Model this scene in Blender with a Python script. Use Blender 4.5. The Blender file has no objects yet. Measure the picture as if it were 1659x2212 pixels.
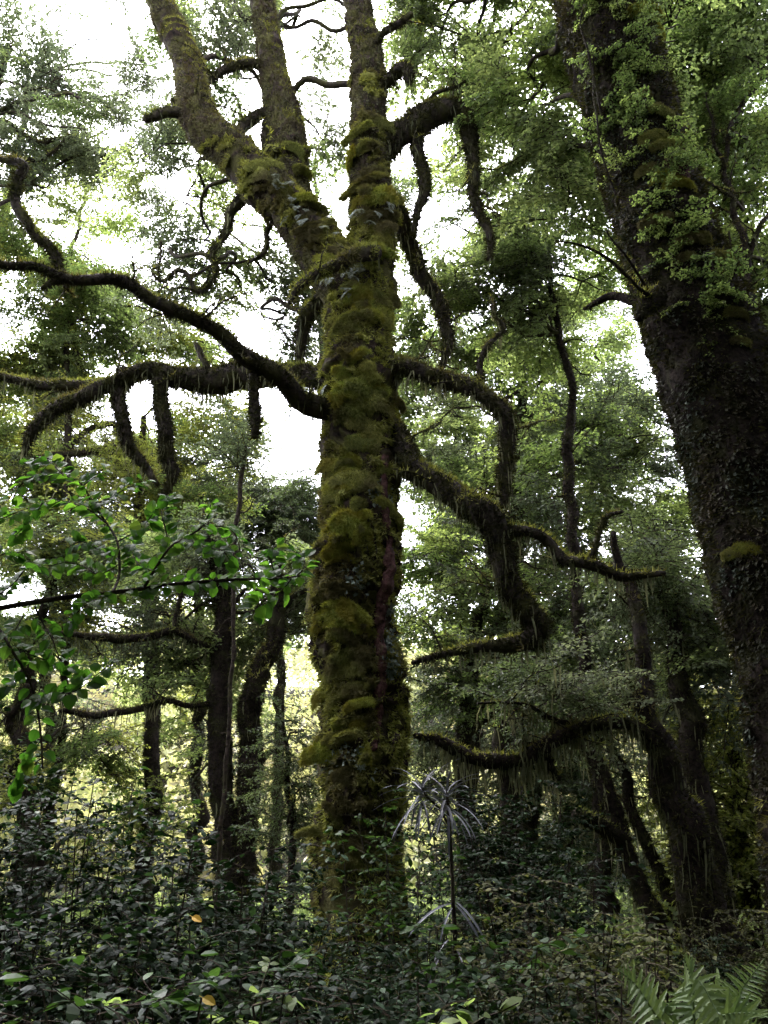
import bpy, math
import numpy as np
from mathutils import Matrix, Vector
from mathutils.bvhtree import BVHTree

sc = bpy.context.scene
COL = sc.collection
rng = np.random.default_rng(7)

# ------------------------------------------------------------------ camera
PITCH = math.radians(22.0)
FPX, CX, CY = 1916.0, 829.5, 1106.0          # focal length and centre on a 1659 x 2212 grid
CAM = np.array([0.0, 0.0, 1.6])
cam = bpy.data.cameras.new('camera')
cam.sensor_fit = 'VERTICAL'
cam.angle_y = 2 * math.atan(CY / FPX)
cam.clip_start, cam.clip_end = 0.05, 1500
cam_ob = bpy.data.objects.new('camera', cam)
cam_ob.location = CAM
cam_ob.rotation_euler = (math.pi / 2 + PITCH, 0, 0)
COL.objects.link(cam_ob)
sc.camera = cam_ob

# ------------------------------------------------------------------ sky, sun, exposure
SUN_EL, SUN_AZ = math.radians(62), math.radians(-30)
world = bpy.data.worlds.new('World')
sc.world = world
world.use_nodes = True
wn = world.node_tree
bg = wn.nodes['Background']
sky = wn.nodes.new('ShaderNodeTexSky')
sky.sky_type = 'NISHITA'
sky.sun_disc = False
sky.sun_elevation, sky.sun_rotation = SUN_EL, SUN_AZ
sky.air_density, sky.dust_density = 1.0, 3.0
hs = wn.nodes.new('ShaderNodeHueSaturation')
hs.inputs['Saturation'].default_value = 0.16
wn.links.new(sky.outputs[0], hs.inputs['Color'])
tint = wn.nodes.new('ShaderNodeMix')          # thin overcast: nearly white, a touch of lavender
tint.data_type, tint.blend_type = 'RGBA', 'MULTIPLY'
tint.inputs[0].default_value = 1.0
tint.inputs[7].default_value = (0.99, 0.985, 1.08, 1)
wn.links.new(hs.outputs[0], tint.inputs[6])
wn.links.new(tint.outputs[2], bg.inputs['Color'])
bg.inputs['Strength'].default_value = 0.15

sun = bpy.data.lights.new('sun', 'SUN')
sun.energy, sun.angle, sun.color = 0.6, math.radians(40), (1.0, 0.95, 0.86)
sun_ob = bpy.data.objects.new('sun', sun)
sd = Vector((math.sin(SUN_AZ) * math.cos(SUN_EL), math.cos(SUN_AZ) * math.cos(SUN_EL), math.sin(SUN_EL)))
sun_ob.rotation_euler = sd.to_track_quat('Z', 'Y').to_euler()
sun_ob.location = (0, 0, 40)
COL.objects.link(sun_ob)

sc.view_settings.view_transform = 'Standard'
sc.view_settings.look = 'None'
sc.view_settings.exposure = 4.1
sc.view_settings.gamma = 1.0
sc.view_settings.use_curve_mapping = False
sc.cycles.use_denoising = True
sc.cycles.max_bounces = 7
sc.cycles.diffuse_bounces = 4
sc.cycles.glossy_bounces = 2
sc.cycles.transmission_bounces = 4
sc.cycles.caustics_reflective = False
sc.cycles.caustics_refractive = False


# ------------------------------------------------------------------ helpers
def P(px, py, Y):
    """Point at depth Y seen at grid position (px, py); also its distance along the view axis."""
    dx, dy = (px - CX) / FPX, (CY - py) / FPX
    y = math.cos(PITCH) - dy * math.sin(PITCH)
    z = math.sin(PITCH) + dy * math.cos(PITCH)
    s = Y / y
    return CAM + np.array([dx, y, z]) * s, s


def ground_z(x, y):
    x, y = np.asarray(x, float), np.asarray(y, float)
    z = 0.10 * np.sin(x * 0.9 + 1.3) * np.cos(y * 0.7) + 0.06 * np.sin(x * 2.1 + y * 1.7)
    t = np.clip((y - 27) / 40, 0, 1)
    return z + 14.0 * t * t * (3 - 2 * t) + np.clip((y - 67) / 200, 0, 1) * 14


def _h(i, j, k, seed):
    n = (i * 374761393 + j * 668265263 + k * 1274126177 + seed * 974634777) & 0x7fffffff
    n = ((n ^ (n >> 13)) * 1274126177) & 0x7fffffff
    n = n ^ (n >> 16)
    return (n & 0xffff) / 65535.0


def vnoise(p, seed=0):
    p = np.asarray(p, float)
    b = np.floor(p).astype(np.int64)
    f = p - b
    f = f * f * (3 - 2 * f)
    out = 0
    for di in (0, 1):
        for dj in (0, 1):
            for dk in (0, 1):
                w = (f[:, 0] if di else 1 - f[:, 0]) * (f[:, 1] if dj else 1 - f[:, 1]) * (f[:, 2] if dk else 1 - f[:, 2])
                out = out + w * _h(b[:, 0] + di, b[:, 1] + dj, b[:, 2] + dk, seed)
    return out


def fbm(p, seed=0, octs=3):
    a, t, s = 1.0, 0.0, 0.0
    for o in range(octs):
        t = t + a * vnoise(p * (2.03 ** o), seed + o)
        s += a
        a *= 0.5
    return t / s


def nrm(v):
    return v / np.maximum(np.linalg.norm(v, axis=-1, keepdims=True), 1e-9)


def build(name, verts, groups, mats, smooth=True):
    """groups: list of (faces array M x k, material index). One mesh datablock."""
    verts = np.asarray(verts, np.float32)
    me = bpy.data.meshes.new(name)
    groups = [(np.asarray(f, np.int64), mi) for f, mi in groups if len(f)]
    nl = sum(f.size for f, _ in groups)
    nf = sum(len(f) for f, _ in groups)
    me.vertices.add(len(verts))
    me.vertices.foreach_set('co', verts.ravel())
    me.loops.add(nl)
    me.loops.foreach_set('vertex_index', np.concatenate([f.ravel() for f, _ in groups]).astype(np.int32))
    me.polygons.add(nf)
    tot = np.concatenate([np.full(len(f), f.shape[1]) for f, _ in groups])
    me.polygons.foreach_set('loop_start', np.concatenate([[0], np.cumsum(tot)[:-1]]).astype(np.int32))
    me.polygons.foreach_set('material_index', np.concatenate([np.full(len(f), mi) for f, mi in groups]).astype(np.int32))
    me.polygons.foreach_set('use_smooth', np.full(nf, smooth))
    for m in mats:
        me.materials.append(m)
    me.update(calc_edges=True)
    me.validate()
    return me


def put(name, me, parent=None, kind=None, mat=None):
    o = bpy.data.objects.new(name, me)
    COL.objects.link(o)
    if parent is not None:
        o.parent = parent
    if kind:
        o['kind'] = kind
    if mat is not None:
        o.matrix_basis = mat
    return o


def thing(name, label, cat, loc=(0, 0, 0), group=None):
    o = bpy.data.objects.new(name, None)
    o.empty_display_size = 0.2
    COL.objects.link(o)
    o.location = loc
    o['label'], o['category'] = label, cat
    if group:
        o['group'] = group
    return o


def frame(x, up, loc, s=1.0):
    """4x4 with local +X along x, +Z near up."""
    x = nrm(np.asarray(x, float))
    y = np.cross(up, x)
    if np.linalg.norm(y) < 1e-4:
        y = np.cross([0.3, 1, 0.1], x)
    y = nrm(y)
    z = np.cross(x, y)
    m = np.eye(4)
    m[:3, 0], m[:3, 1], m[:3, 2], m[:3, 3] = x * s, y * s, z * s, loc
    return Matrix(m.tolist())


def spline(pts, n):
    """Catmull-Rom through pts (N x d), n samples per segment."""
    pts = np.asarray(pts, float)
    ext = np.vstack([2 * pts[0] - pts[1], pts, 2 * pts[-1] - pts[-2]])
    out = []
    for i in range(len(pts) - 1):
        p0, p1, p2, p3 = ext[i:i + 4]
        t = np.linspace(0, 1, n, endpoint=False)[:, None]
        out.append(0.5 * ((2 * p1) + (-p0 + p2) * t + (2 * p0 - 5 * p1 + 4 * p2 - p3) * t ** 2 + (-p0 + 3 * p1 - 3 * p2 + p3) * t ** 3))
    out.append(pts[-1:])
    return np.vstack(out)


def resample(path, step):
    """path N x 4 (xyz, r) -> even spacing."""
    c = spline(path, 12)
    d = np.concatenate([[0], np.cumsum(np.linalg.norm(np.diff(c[:, :3], axis=0), axis=1))])
    n = max(3, int(d[-1] / step) + 1)
    t = np.linspace(0, d[-1], n)
    return np.stack([np.interp(t, d, c[:, k]) for k in range(4)], 1), t


def sweep(path, sides, step, bump=0.15, freq=6.0, wob=0.0, seed=0, shelf=0.0, lobes=0.0, flare=0.0):
    """Tube of varying radius with a lumpy skin. Returns verts, quads."""
    c, t = resample(path, step)
    r = np.maximum(c[:, 3], 0.0015)
    ctr = c[:, :3].copy()
    if wob:
        w = np.stack([vnoise(np.stack([t * 2.6, t * 0 + k * 7.1, t * 0 + seed * 3.3], 1), seed + k) - 0.5 for k in range(3)], 1)
        fade = np.minimum(1, np.minimum(t, t[-1] - t) / 0.25)[:, None]
        ctr += w * wob * fade
    tan = nrm(np.gradient(ctr, axis=0))
    n0 = np.cross(tan[0], [0.13, 0.97, 0.2] if abs(tan[0][2]) > 0.6 else [0, 0, 1.0])
    fr = [nrm(n0)]
    for i in range(1, len(ctr)):
        v = fr[-1] - tan[i] * np.dot(fr[-1], tan[i])
        fr.append(nrm(v))
    u = np.array(fr)
    v = np.cross(tan, u)
    a = np.linspace(0, 2 * math.pi, sides, endpoint=False)
    ring = np.cos(a)[None, :, None] * u[:, None, :] + np.sin(a)[None, :, None] * v[:, None, :]
    pos = ctr[:, None, :] + ring * r[:, None, None]
    flat = pos.reshape(-1, 3)
    nz = fbm(flat * freq, seed, 3).reshape(len(ctr), sides) - 0.5
    k = 1 + 2 * bump * nz
    if lobes:
        k = k + lobes * np.cos(3 * a[None, :] + t[:, None] * 0.7) + 0.6 * lobes * np.cos(5 * a[None, :] - t[:, None] * 0.5 + 1)
    rr = r[:, None] * k
    if shelf:
        ph = fbm(flat * np.array([3.0, 3.0, 1.3]), seed + 9, 2).reshape(len(ctr), sides)
        cyc = np.mod(-(flat[:, 2].reshape(len(ctr), sides)) / 0.42 + ph * 6.0, 1.0)
        saw = np.where(cyc < 0.8, (cyc / 0.8) ** 1.4, (1 - cyc) / 0.2)
        mask = np.clip((fbm(flat * 1.3, seed + 20, 2).reshape(len(ctr), sides) - 0.38) * 5, 0, 1)
        rr = rr + shelf * saw * mask
    verts = (ctr[:, None, :] + ring * rr[:, :, None]).reshape(-1, 3)
    i = np.arange(len(ctr) - 1)[:, None] * sides
    j = np.arange(sides)[None, :]
    j2 = (j + 1) % sides
    q = np.stack([i + j, i + j2, i + sides + j2, i + sides + j], -1).reshape(-1, 4)
    # round the tip
    tip = ctr[-1] + tan[-1] * r[-1] * 0.7
    verts = np.vstack([verts, tip])
    b = (len(ctr) - 1) * sides
    tri = np.stack([b + np.arange(sides), b + (np.arange(sides) + 1) % sides, np.full(sides, len(verts) - 1)], 1)
    return verts, q, tri


def merge(parts):
    """parts: (verts, quads, tris) -> one triple."""
    V, Q, T, o = [], [], [], 0
    for v, q, t in parts:
        V.append(v)
        Q.append(np.asarray(q).reshape(-1, 4) + o)
        T.append(np.asarray(t).reshape(-1, 3) + o)
        o += len(v)
    return np.vstack(V), np.vstack(Q), np.vstack(T)


def sample_quads(verts, quads, n, g):
    a, b, c, d = (verts[quads[:, k]] for k in range(4))
    cr = np.cross(c - a, d - b)
    ar = np.linalg.norm(cr, axis=1)
    idx = g.choice(len(quads), n, p=ar / ar.sum())
    u, w = g.random((n, 1)), g.random((n, 1))
    p = a[idx] * (1 - u) * (1 - w) + b[idx] * u * (1 - w) + c[idx] * u * w + d[idx] * (1 - u) * w
    return p, nrm(cr[idx]), ar.sum() / 2


def blades(p, n, length, width, g, down=0.35, jit=0.5, up=0.0, taper=True):
    """Small pointed moss blades standing on points p with normals n."""
    m = len(p)
    d = nrm(n + np.array([0, 0, up - down]) + g.normal(0, jit, (m, 3)))
    side = nrm(np.cross(d, n + g.normal(0, 0.6, (m, 3))))
    L = length * (0.5 + g.random((m, 1)))
    W = width * (0.6 + 0.8 * g.random((m, 1)))
    base = p - n * 0.006
    V = np.empty((m, 3, 3))
    V[:, 0], V[:, 1], V[:, 2] = base - side * W / 2, base + side * W / 2, base + d * L
    return V.reshape(-1, 3), np.arange(m * 3).reshape(-1, 3)


def diamonds(p, axis, norm, L, W, fold=0.15):
    """Four-cornered leaves: base p, pointing along axis."""
    axis = nrm(axis)
    side = nrm(np.cross(norm, axis))
    nn = np.cross(axis, side)
    L, W = np.reshape(L, (-1, 1)), np.reshape(W, (-1, 1))
    m = len(p)
    V = np.empty((m, 4, 3))
    V[:, 0] = p
    V[:, 1] = p + axis * L * 0.5 + side * W * 0.5 + nn * W * fold
    V[:, 2] = p + axis * L - nn * L * 0.08
    V[:, 3] = p + axis * L * 0.5 - side * W * 0.5 + nn * W * fold
    return V.reshape(-1, 3), np.arange(m * 4).reshape(-1, 4)


# ------------------------------------------------------------------ materials
def mat(name):
    m = bpy.data.materials.new(name)
    m.use_nodes = True
    return m, m.node_tree, m.node_tree.nodes['Principled BSDF']


def ramp(nt, fac, stops):
    r = nt.nodes.new('ShaderNodeValToRGB')
    while len(r.color_ramp.elements) < len(stops):
        r.color_ramp.elements.new(0.5)
    for e, (p, c) in zip(r.color_ramp.elements, stops):
        e.position, e.color = p, (*c, 1)
    nt.links.new(fac, r.inputs[0])
    return r.outputs[0]


def noise(nt, scale, detail=4, coord='Position', dist=0.0):
    g = nt.nodes.new('ShaderNodeNewGeometry')
    n = nt.nodes.new('ShaderNodeTexNoise')
    n.inputs['Scale'].default_value, n.inputs['Detail'].default_value = scale, detail
    n.inputs['Distortion'].default_value = dist
    nt.links.new(g.outputs['Position'], n.inputs['Vector'])
    return n.outputs['Fac']


def mixc(nt, fac, a, b, mode='MIX'):
    m = nt.nodes.new('ShaderNodeMix')
    m.data_type, m.blend_type = 'RGBA', mode
    if isinstance(fac, float):
        m.inputs[0].default_value = fac
    else:
        nt.links.new(fac, m.inputs[0])
    for s, v in ((m.inputs[6], a), (m.inputs[7], b)):
        if isinstance(v, tuple):
            s.default_value = (*v, 1)
        else:
            nt.links.new(v, s)
    return m.outputs[2]


def leaf_mat(name, stops, trans=0.35, tint=(1.9, 2.0, 1.25), rough=0.55, spec=0.2, patch=0.0, patch_col=(0.1, 0.1, 0.02), obj_var=0.35):
    m, nt, b = mat(name)
    g = nt.nodes.new('ShaderNodeNewGeometry')
    c = ramp(nt, g.outputs['Random Per Island'], stops)
    oi = nt.nodes.new('ShaderNodeObjectInfo')
    h = nt.nodes.new('ShaderNodeHueSaturation')
    mr = nt.nodes.new('ShaderNodeMapRange')
    mr.inputs['To Min'].default_value, mr.inputs['To Max'].default_value = 1 - obj_var, 1 + obj_var
    nt.links.new(oi.outputs['Random'], mr.inputs['Value'])
    nt.links.new(mr.outputs[0], h.inputs['Value'])
    mh = nt.nodes.new('ShaderNodeMapRange')
    mh.inputs['To Min'].default_value, mh.inputs['To Max'].default_value = 0.515, 0.485
    nt.links.new(oi.outputs['Random'], mh.inputs['Value'])
    nt.links.new(mh.outputs[0], h.inputs['Hue'])
    nt.links.new(c, h.inputs['Color'])
    c = h.outputs[0]
    if patch:
        f = ramp(nt, noise(nt, patch, 3), [(0.42, (0, 0, 0)), (0.6, (1, 1, 1))])
        c = mixc(nt, f, c, patch_col)
    nt.links.new(c, b.inputs['Base Color'])
    b.inputs['Roughness'].default_value = rough
    b.inputs['Specular IOR Level'].default_value = spec
    if trans > 0:
        t = nt.nodes.new('ShaderNodeBsdfTranslucent')
        tc = mixc(nt, 1.0, c, tint, 'MULTIPLY')
        nt.links.new(tc, t.inputs['Color'])
        ms = nt.nodes.new('ShaderNodeMixShader')
        ms.inputs[0].default_value = trans
        nt.links.new(b.outputs[0], ms.inputs[1])
        nt.links.new(t.outputs[0], ms.inputs[2])
        nt.links.new(ms.outputs[0], nt.nodes['Material Output'].inputs['Surface'])
    return m


def bark_mat(name, dark, mid, moss, lo=0.45, hi=0.62, scale=5.0, bump=0.6, rough=0.9):
    m, nt, b = mat(name)
    fine = noise(nt, 22, 6, dist=0.4)
    base = ramp(nt, fine, [(0.35, dark), (0.62, mid)])
    f = ramp(nt, noise(nt, scale, 5, dist=0.6), [(lo, (0, 0, 0)), (hi, (1, 1, 1))])
    g2 = ramp(nt, noise(nt, 9, 4), [(0.3, tuple(0.55 * x for x in moss)), (0.7, moss)])
    nt.links.new(mixc(nt, f, base, g2), b.inputs['Base Color'])
    b.inputs['Roughness'].default_value = rough
    b.inputs['Specular IOR Level'].default_value = 0.06
    bp = nt.nodes.new('ShaderNodeBump')
    bp.inputs['Strength'].default_value, bp.inputs['Distance'].default_value = bump, 0.03
    nt.links.new(noise(nt, 38, 8, dist=0.3), bp.inputs['Height'])
    nt.links.new(bp.outputs[0], b.inputs['Normal'])
    return m


M_TRUNK = bark_mat('mossy_trunk_bark', (0.010, 0.008, 0.007), (0.038, 0.026, 0.020), (0.075, 0.072, 0.024), 0.45, 0.62)
M_LIMB = bark_mat('mossy_limb_bark', (0.016, 0.013, 0.012), (0.045, 0.036, 0.028), (0.045, 0.045, 0.014), 0.45, 0.65)
M_DARK = bark_mat('dark_bark', (0.006, 0.005, 0.004), (0.022, 0.016, 0.012), (0.03, 0.03, 0.012), 0.5, 0.7)  # near-black bark tone with olive noise patches
M_RED = bark_mat('bare_purple_brown_bark', (0.015, 0.007, 0.0065), (0.075, 0.036, 0.032), (0.05, 0.042, 0.02), 0.55, 0.75, scale=9)
M_TWIG = bark_mat('twig_bark', (0.012, 0.009, 0.008), (0.04, 0.03, 0.022), (0.04, 0.038, 0.015), 0.5, 0.7)


def moss_mat(name, stops, patch, patch_col, trans=0.3):
    return leaf_mat(name, stops, trans, (1.0, 1.0, 0.5), 0.85, 0.08, patch, patch_col, obj_var=0.12)


M_MOSS = moss_mat('olive_moss', [(0.0, (0.10, 0.105, 0.030)), (0.5, (0.20, 0.21, 0.052)), (1.0, (0.30, 0.31, 0.08))], 1.7, (0.095, 0.082, 0.036))
M_MOSS_LIT = moss_mat('lit_cushion_moss', [(0.0, (0.12, 0.14, 0.028)), (0.5, (0.22, 0.245, 0.045)), (1.0, (0.33, 0.345, 0.07))], 4.0, (0.17, 0.15, 0.025))  # greener moss; the brightness of lit ledges is put into its colour
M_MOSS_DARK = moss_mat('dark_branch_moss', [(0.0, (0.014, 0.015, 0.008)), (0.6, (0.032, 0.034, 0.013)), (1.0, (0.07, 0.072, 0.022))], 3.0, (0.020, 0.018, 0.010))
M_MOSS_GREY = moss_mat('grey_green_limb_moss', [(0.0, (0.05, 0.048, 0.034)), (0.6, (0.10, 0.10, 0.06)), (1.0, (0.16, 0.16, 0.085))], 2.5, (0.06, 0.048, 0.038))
M_LICHEN = leaf_mat('hanging_lichen', [(0.0, (0.07, 0.075, 0.04)), (1.0, (0.17, 0.17, 0.09))], 0.35, (1, 1, 0.8), 0.9, 0.05)
M_PALE = leaf_mat('pale_lichen_scales', [(0.0, (0.08, 0.10, 0.08)), (1.0, (0.22, 0.25, 0.2))], 0.1, (1, 1, 0.8), 0.8, 0.1)
M_SCALE = leaf_mat('liverwort_scales', [(0.0, (0.02, 0.026, 0.016)), (0.6, (0.05, 0.06, 0.038)), (1.0, (0.075, 0.09, 0.06))], 0.1, (1, 1, 0.7), 0.6, 0.15, 1.8, (0.045, 0.035, 0.018))
M_LEAF = leaf_mat('small_green_leaves', [(0.0, (0.055, 0.074, 0.032)), (0.6, (0.092, 0.115, 0.05)), (1.0, (0.135, 0.16, 0.07))], 0.58)
M_LEAF_BRIGHT = leaf_mat('fresh_green_leaves', [(0.0, (0.07, 0.098, 0.034)), (0.6, (0.11, 0.145, 0.05)), (1.0, (0.165, 0.20, 0.075))], 0.58)
M_LEAF_GREY = leaf_mat('grey_green_leaves', [(0.0, (0.045, 0.058, 0.032)), (1.0, (0.10, 0.118, 0.066))], 0.45, (1.7, 1.75, 1.3))
M_LEAF_YEL = leaf_mat('yellow_green_leaves', [(0.0, (0.08, 0.095, 0.02)), (1.0, (0.18, 0.19, 0.05))], 0.5)
M_LEAF_DARK = leaf_mat('dark_needle_leaves', [(0.0, (0.03, 0.042, 0.02)), (1.0, (0.065, 0.085, 0.04))], 0.35)
M_GLOSS = leaf_mat('glossy_shrub_leaves', [(0.0, (0.004, 0.009, 0.0035)), (0.78, (0.009, 0.018, 0.0065)), (0.82, (0.028, 0.048, 0.025)), (1.0, (0.05, 0.078, 0.042))], 0.2, (1.2, 1.5, 0.7), 0.45, 0.035)
M_SHRUB = leaf_mat('mid_green_shrub_leaves', [(0.0, (0.012, 0.024, 0.008)), (0.7, (0.028, 0.052, 0.016)), (1.0, (0.05, 0.085, 0.03))], 0.3, (1.4, 1.7, 0.7), 0.42, 0.08)
M_OLIVE = leaf_mat('olive_brown_small_leaves', [(0.0, (0.022, 0.026, 0.010)), (0.7, (0.05, 0.055, 0.022)), (1.0, (0.10, 0.10, 0.045))], 0.3, (1.3, 1.4, 0.7), 0.65, 0.1)
M_BROAD = leaf_mat('broad_fresh_leaf', [(0.0, (0.030, 0.068, 0.011)), (0.8, (0.058, 0.115, 0.019)), (0.95, (0.09, 0.145, 0.028)), (1.0, (0.12, 0.12, 0.03))], 0.6, (1.5, 1.8, 0.8), 0.55, 0.1, obj_var=0.4)
M_FERN = leaf_mat('fern_green', [(0.0, (0.065, 0.11, 0.032)), (1.0, (0.14, 0.20, 0.075))], 0.35, (1, 1, 0.6), 0.5, 0.3)
M_FERN_GREY = leaf_mat('silver_fern_grey', [(0.0, (0.13, 0.15, 0.12)), (1.0, (0.3, 0.32, 0.27))], 0.2, (1, 1, 0.8), 0.6, 0.2)
M_LANCE = leaf_mat('grey_strap_leaf', [(0.0, (0.035, 0.037, 0.043)), (1.0, (0.10, 0.10, 0.12))], 0.08, (1, 1, 0.9), 0.5, 0.25, obj_var=0.6)
M_YEL = leaf_mat('fallen_yellow_leaf', [(0.0, (0.30, 0.17, 0.02)), (1.0, (0.38, 0.25, 0.03))], 0.2)
M_FAR = leaf_mat('sunlit_far_foliage', [(0.0, (0.11, 0.125, 0.06)), (0.5, (0.19, 0.205, 0.10)), (1.0, (0.29, 0.295, 0.17))], 0.4, patch=0.25, patch_col=(0.17, 0.15, 0.09))

m, nt, b = mat('leaf_litter_soil')
nt.links.new(ramp(nt, noise(nt, 7, 8), [(0.35, (0.006, 0.005, 0.004)), (0.55, (0.016, 0.014, 0.008)), (0.7, (0.022, 0.028, 0.010))]), b.inputs['Base Color'])
b.inputs['Roughness'].default_value = 0.95
b.inputs['Specular IOR Level'].default_value = 0.05
bp = nt.nodes.new('ShaderNodeBump')
nt.links.new(noise(nt, 30, 8), bp.inputs['Height'])
nt.links.new(bp.outputs[0], b.inputs['Normal'])
M_SOIL = m

# ------------------------------------------------------------------ ground and far hillside
gx = np.concatenate([np.linspace(-400, -20, 20), np.linspace(-18, 18, 73), np.linspace(20, 400, 20)])
gy = np.concatenate([np.linspace(-150, -8, 10), np.linspace(-6, 30, 73), np.linspace(32, 130, 50), np.linspace(140, 900, 20)])
XX, YY = np.meshgrid(gx, gy)
gv = np.stack([XX.ravel(), YY.ravel(), ground_z(XX, YY).ravel()], 1)
i = np.arange(len(gy) - 1)[:, None] * len(gx) + np.arange(len(gx) - 1)[None, :]
gq = np.stack([i, i + 1, i + 1 + len(gx), i + len(gx)], -1).reshape(-1, 4)
put('ground', build('ground', gv, [(gq, 0)], [M_SOIL]), kind='structure')


def clump_cloud(centres, radii, per, size, g, flat=0.75):
    V, Q, o = [], [], 0
    for c, r in zip(centres, radii):
        d = nrm(g.normal(0, 1, (per, 3)))
        rr = r * (0.55 + 0.5 * g.random((per, 1))) * (0.8 + 0.45 * vnoise(d * 2.2 + c, 5)[:, None])
        p = c + d * rr * np.array([1, 1, flat])
        ax = nrm(d * 0.4 + g.normal(0, 0.6, (per, 3)) + [0, 0, -0.15])
        no = nrm(d + g.normal(0, 0.6, (per, 3)) + [0, 0, 0.7])
        v, q = diamonds(p, ax, no, size * (0.6 + 0.8 * g.random(per)), size * (0.4 + 0.5 * g.random(per)))
        V.append(v)
        Q.append(q + o)
        o += len(v)
    return np.vstack(V), np.vstack(Q)


g = np.random.default_rng(11)
n = 420
fx, fy = g.uniform(-50, 50, n), g.uniform(27, 72, n)
fr = g.uniform(1.2, 2.6, n)
fc = np.stack([fx, fy, ground_z(fx, fy) + fr * 0.9 + g.uniform(0, 2.4, n)], 1)
v, q = clump_cloud(fc, fr, 420, 0.34, g)
put('far_forest', build('far_forest', v, [(q, 0)], [M_FAR], False), kind='stuff')

# forest carried on unseen overhead and behind the camera, added to deepen the shade
g = np.random.default_rng(12)
cs, rs = [], []
for k in range(330):
    a = g.uniform(math.pi * 0.95, math.pi * 2.05)
    d = g.uniform(6, 22)
    cs.append([d * math.cos(a), 1 + d * math.sin(a), 8.0 * g.random() ** 1.2])
    rs.append(g.uniform(1.3, 2.4))
for k in range(125):
    y = g.uniform(-4, 3.2) if k < 90 else g.uniform(3, 8.5)
    r = g.uniform(1.0, 1.8)
    cs.append([g.uniform(-10, 10), y, max(4.6 + r, 1.6 + y * 1.55 + 1.9 * r) + g.uniform(0, 2.5)])
    rs.append(r)
for k in range(240):   # more added on both sides, outside the view, to block side light
    sd_ = 1 if k % 2 else -1
    a = math.radians(g.uniform(38, 92))
    d = g.uniform(9, 26)
    r = g.uniform(1.3, 2.4)
    cs.append([sd_ * (d * math.sin(a) + r), d * math.cos(a), g.uniform(0.5, 10 if sd_ > 0 else 9)])
    rs.append(r)
v, q = clump_cloud(np.array(cs), np.array(rs), 240, 0.42, g)
put('added_shade_canopy', build('added_shade_canopy', v, [(q, 0)], [M_LEAF_DARK], False), kind='stuff')


# ------------------------------------------------------------------ leaf sprays (meshes shared by all crowns)
def twig_line(p0, d, L, n, g, droop=0.25, wob=0.12):
    pts = [np.array(p0, float)]
    d = nrm(np.asarray(d, float))
    for k in range(n):
        d = nrm(d + g.normal(0, wob, 3) + np.array([0, 0, -droop / n]))
        pts.append(pts[-1] + d * L / n)
    return np.array(pts)


def thin_tube(pts, r0, r1):
    pts = np.asarray(pts)
    t = nrm(np.gradient(pts, axis=0))
    u = nrm(np.cross(t, [0.2, 0.3, 1.0]))
    v = np.cross(t, u)
    r = np.linspace(r0, r1, len(pts))[:, None]
    ring = [pts + r * (math.cos(a) * u + math.sin(a) * v) for a in (0.3, 2.4, 4.5)]
    V = np.stack(ring, 1).reshape(-1, 3)
    i = np.arange(len(pts) - 1)[:, None] * 3
    j = np.arange(3)[None, :]
    return V, np.stack([i + j, i + (j + 1) % 3, i + 3 + (j + 1) % 3, i + 3 + j], -1).reshape(-1, 4)


def make_spray(name, seed, leaf_m, leaf=0.042, L=1.1, fans=8, dens=1.0, droop=0.3, narrow=0.68, lichen=0):
    g = np.random.default_rng(seed)
    TV, TQ, to = [], [], 0
    lp, la, ln = [], [], []

    def tube(pts, a, b):
        nonlocal to
        v, q = thin_tube(pts, a, b)
        TV.append(v)
        TQ.append(q + to)
        to += len(v)

    for f in range(fans):
        yaw = g.uniform(-1.1, 1.1)
        d0 = np.array([math.cos(yaw), math.sin(yaw), g.uniform(-0.35, 0.45)])
        s = np.array([-0.15, 0, 0]) + g.normal(0, 0.10, 3) + np.array([0, 0, (f - fans / 2) * 0.075])
        ax = twig_line(s, d0, L * g.uniform(0.7, 1.15), 9, g, droop)
        tube(ax, 0.010, 0.004)
        for k in range(1, len(ax)):
            t = k / len(ax)
            for sd in (-1, 1):
                if g.random() > 0.85 * dens + 0.1:
                    continue
                dd = nrm(ax[k] - ax[k - 1])
                side = np.cross([0, 0, 1.0], dd)
                d1 = dd * 0.7 + sd * side * 0.9 + g.normal(0, 0.15, 3)
                tw = twig_line(ax[k], d1, L * (0.42 * (1 - t) + 0.14) * g.uniform(0.6, 1.2), 6, g, droop * 0.7)
                tube(tw, 0.005, 0.002)
                seg = np.linalg.norm(np.diff(tw, axis=0), axis=1).sum()
                m = max(4, int(seg / (leaf * 0.33) * dens))
                tt = np.sort(g.random(m)) * 5.999
                ii = tt.astype(int)
                p = tw[ii] + (tw[ii + 1] - tw[ii]) * (tt - ii)[:, None]
                d2 = nrm(tw[ii + 1] - tw[ii])
                sg = np.where(g.random(m) < 0.5, -1, 1)[:, None]
                sd2 = nrm(np.cross([0, 0, 1.0], d2))
                lp.append(p + g.normal(0, leaf * 0.3, (m, 3)))
                la.append(d2 * 0.6 + sg * sd2 * 0.9 + g.normal(0, 0.35, (m, 3)) + [0, 0, -0.15])
                ln.append(np.array([0, 0, 1.0]) + g.normal(0, 0.5, (m, 3)))
    lp, la, ln = np.vstack(lp), np.vstack(la), np.vstack(ln)
    Ls = leaf * g.uniform(0.65, 1.25, len(lp))
    lv, lq = diamonds(lp, la, ln, Ls, Ls * narrow)
    tv, tq = np.vstack(TV), np.vstack(TQ)
    groups = [(lq, 0), (tq + len(lv), 1)]
    allv = [lv, tv]
    mats = [leaf_m, M_TWIG]
    if lichen:
        idx = g.integers(0, len(tv), lichen)
        hv, hq = strands(tv[idx], g, 0.10, 0.3, 0.006)
        groups.append((hq + len(lv) + len(tv), 2))
        allv.append(hv)
        mats.append(M_LICHEN)
    return build(name, np.vstack(allv), groups, mats, False)


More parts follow.
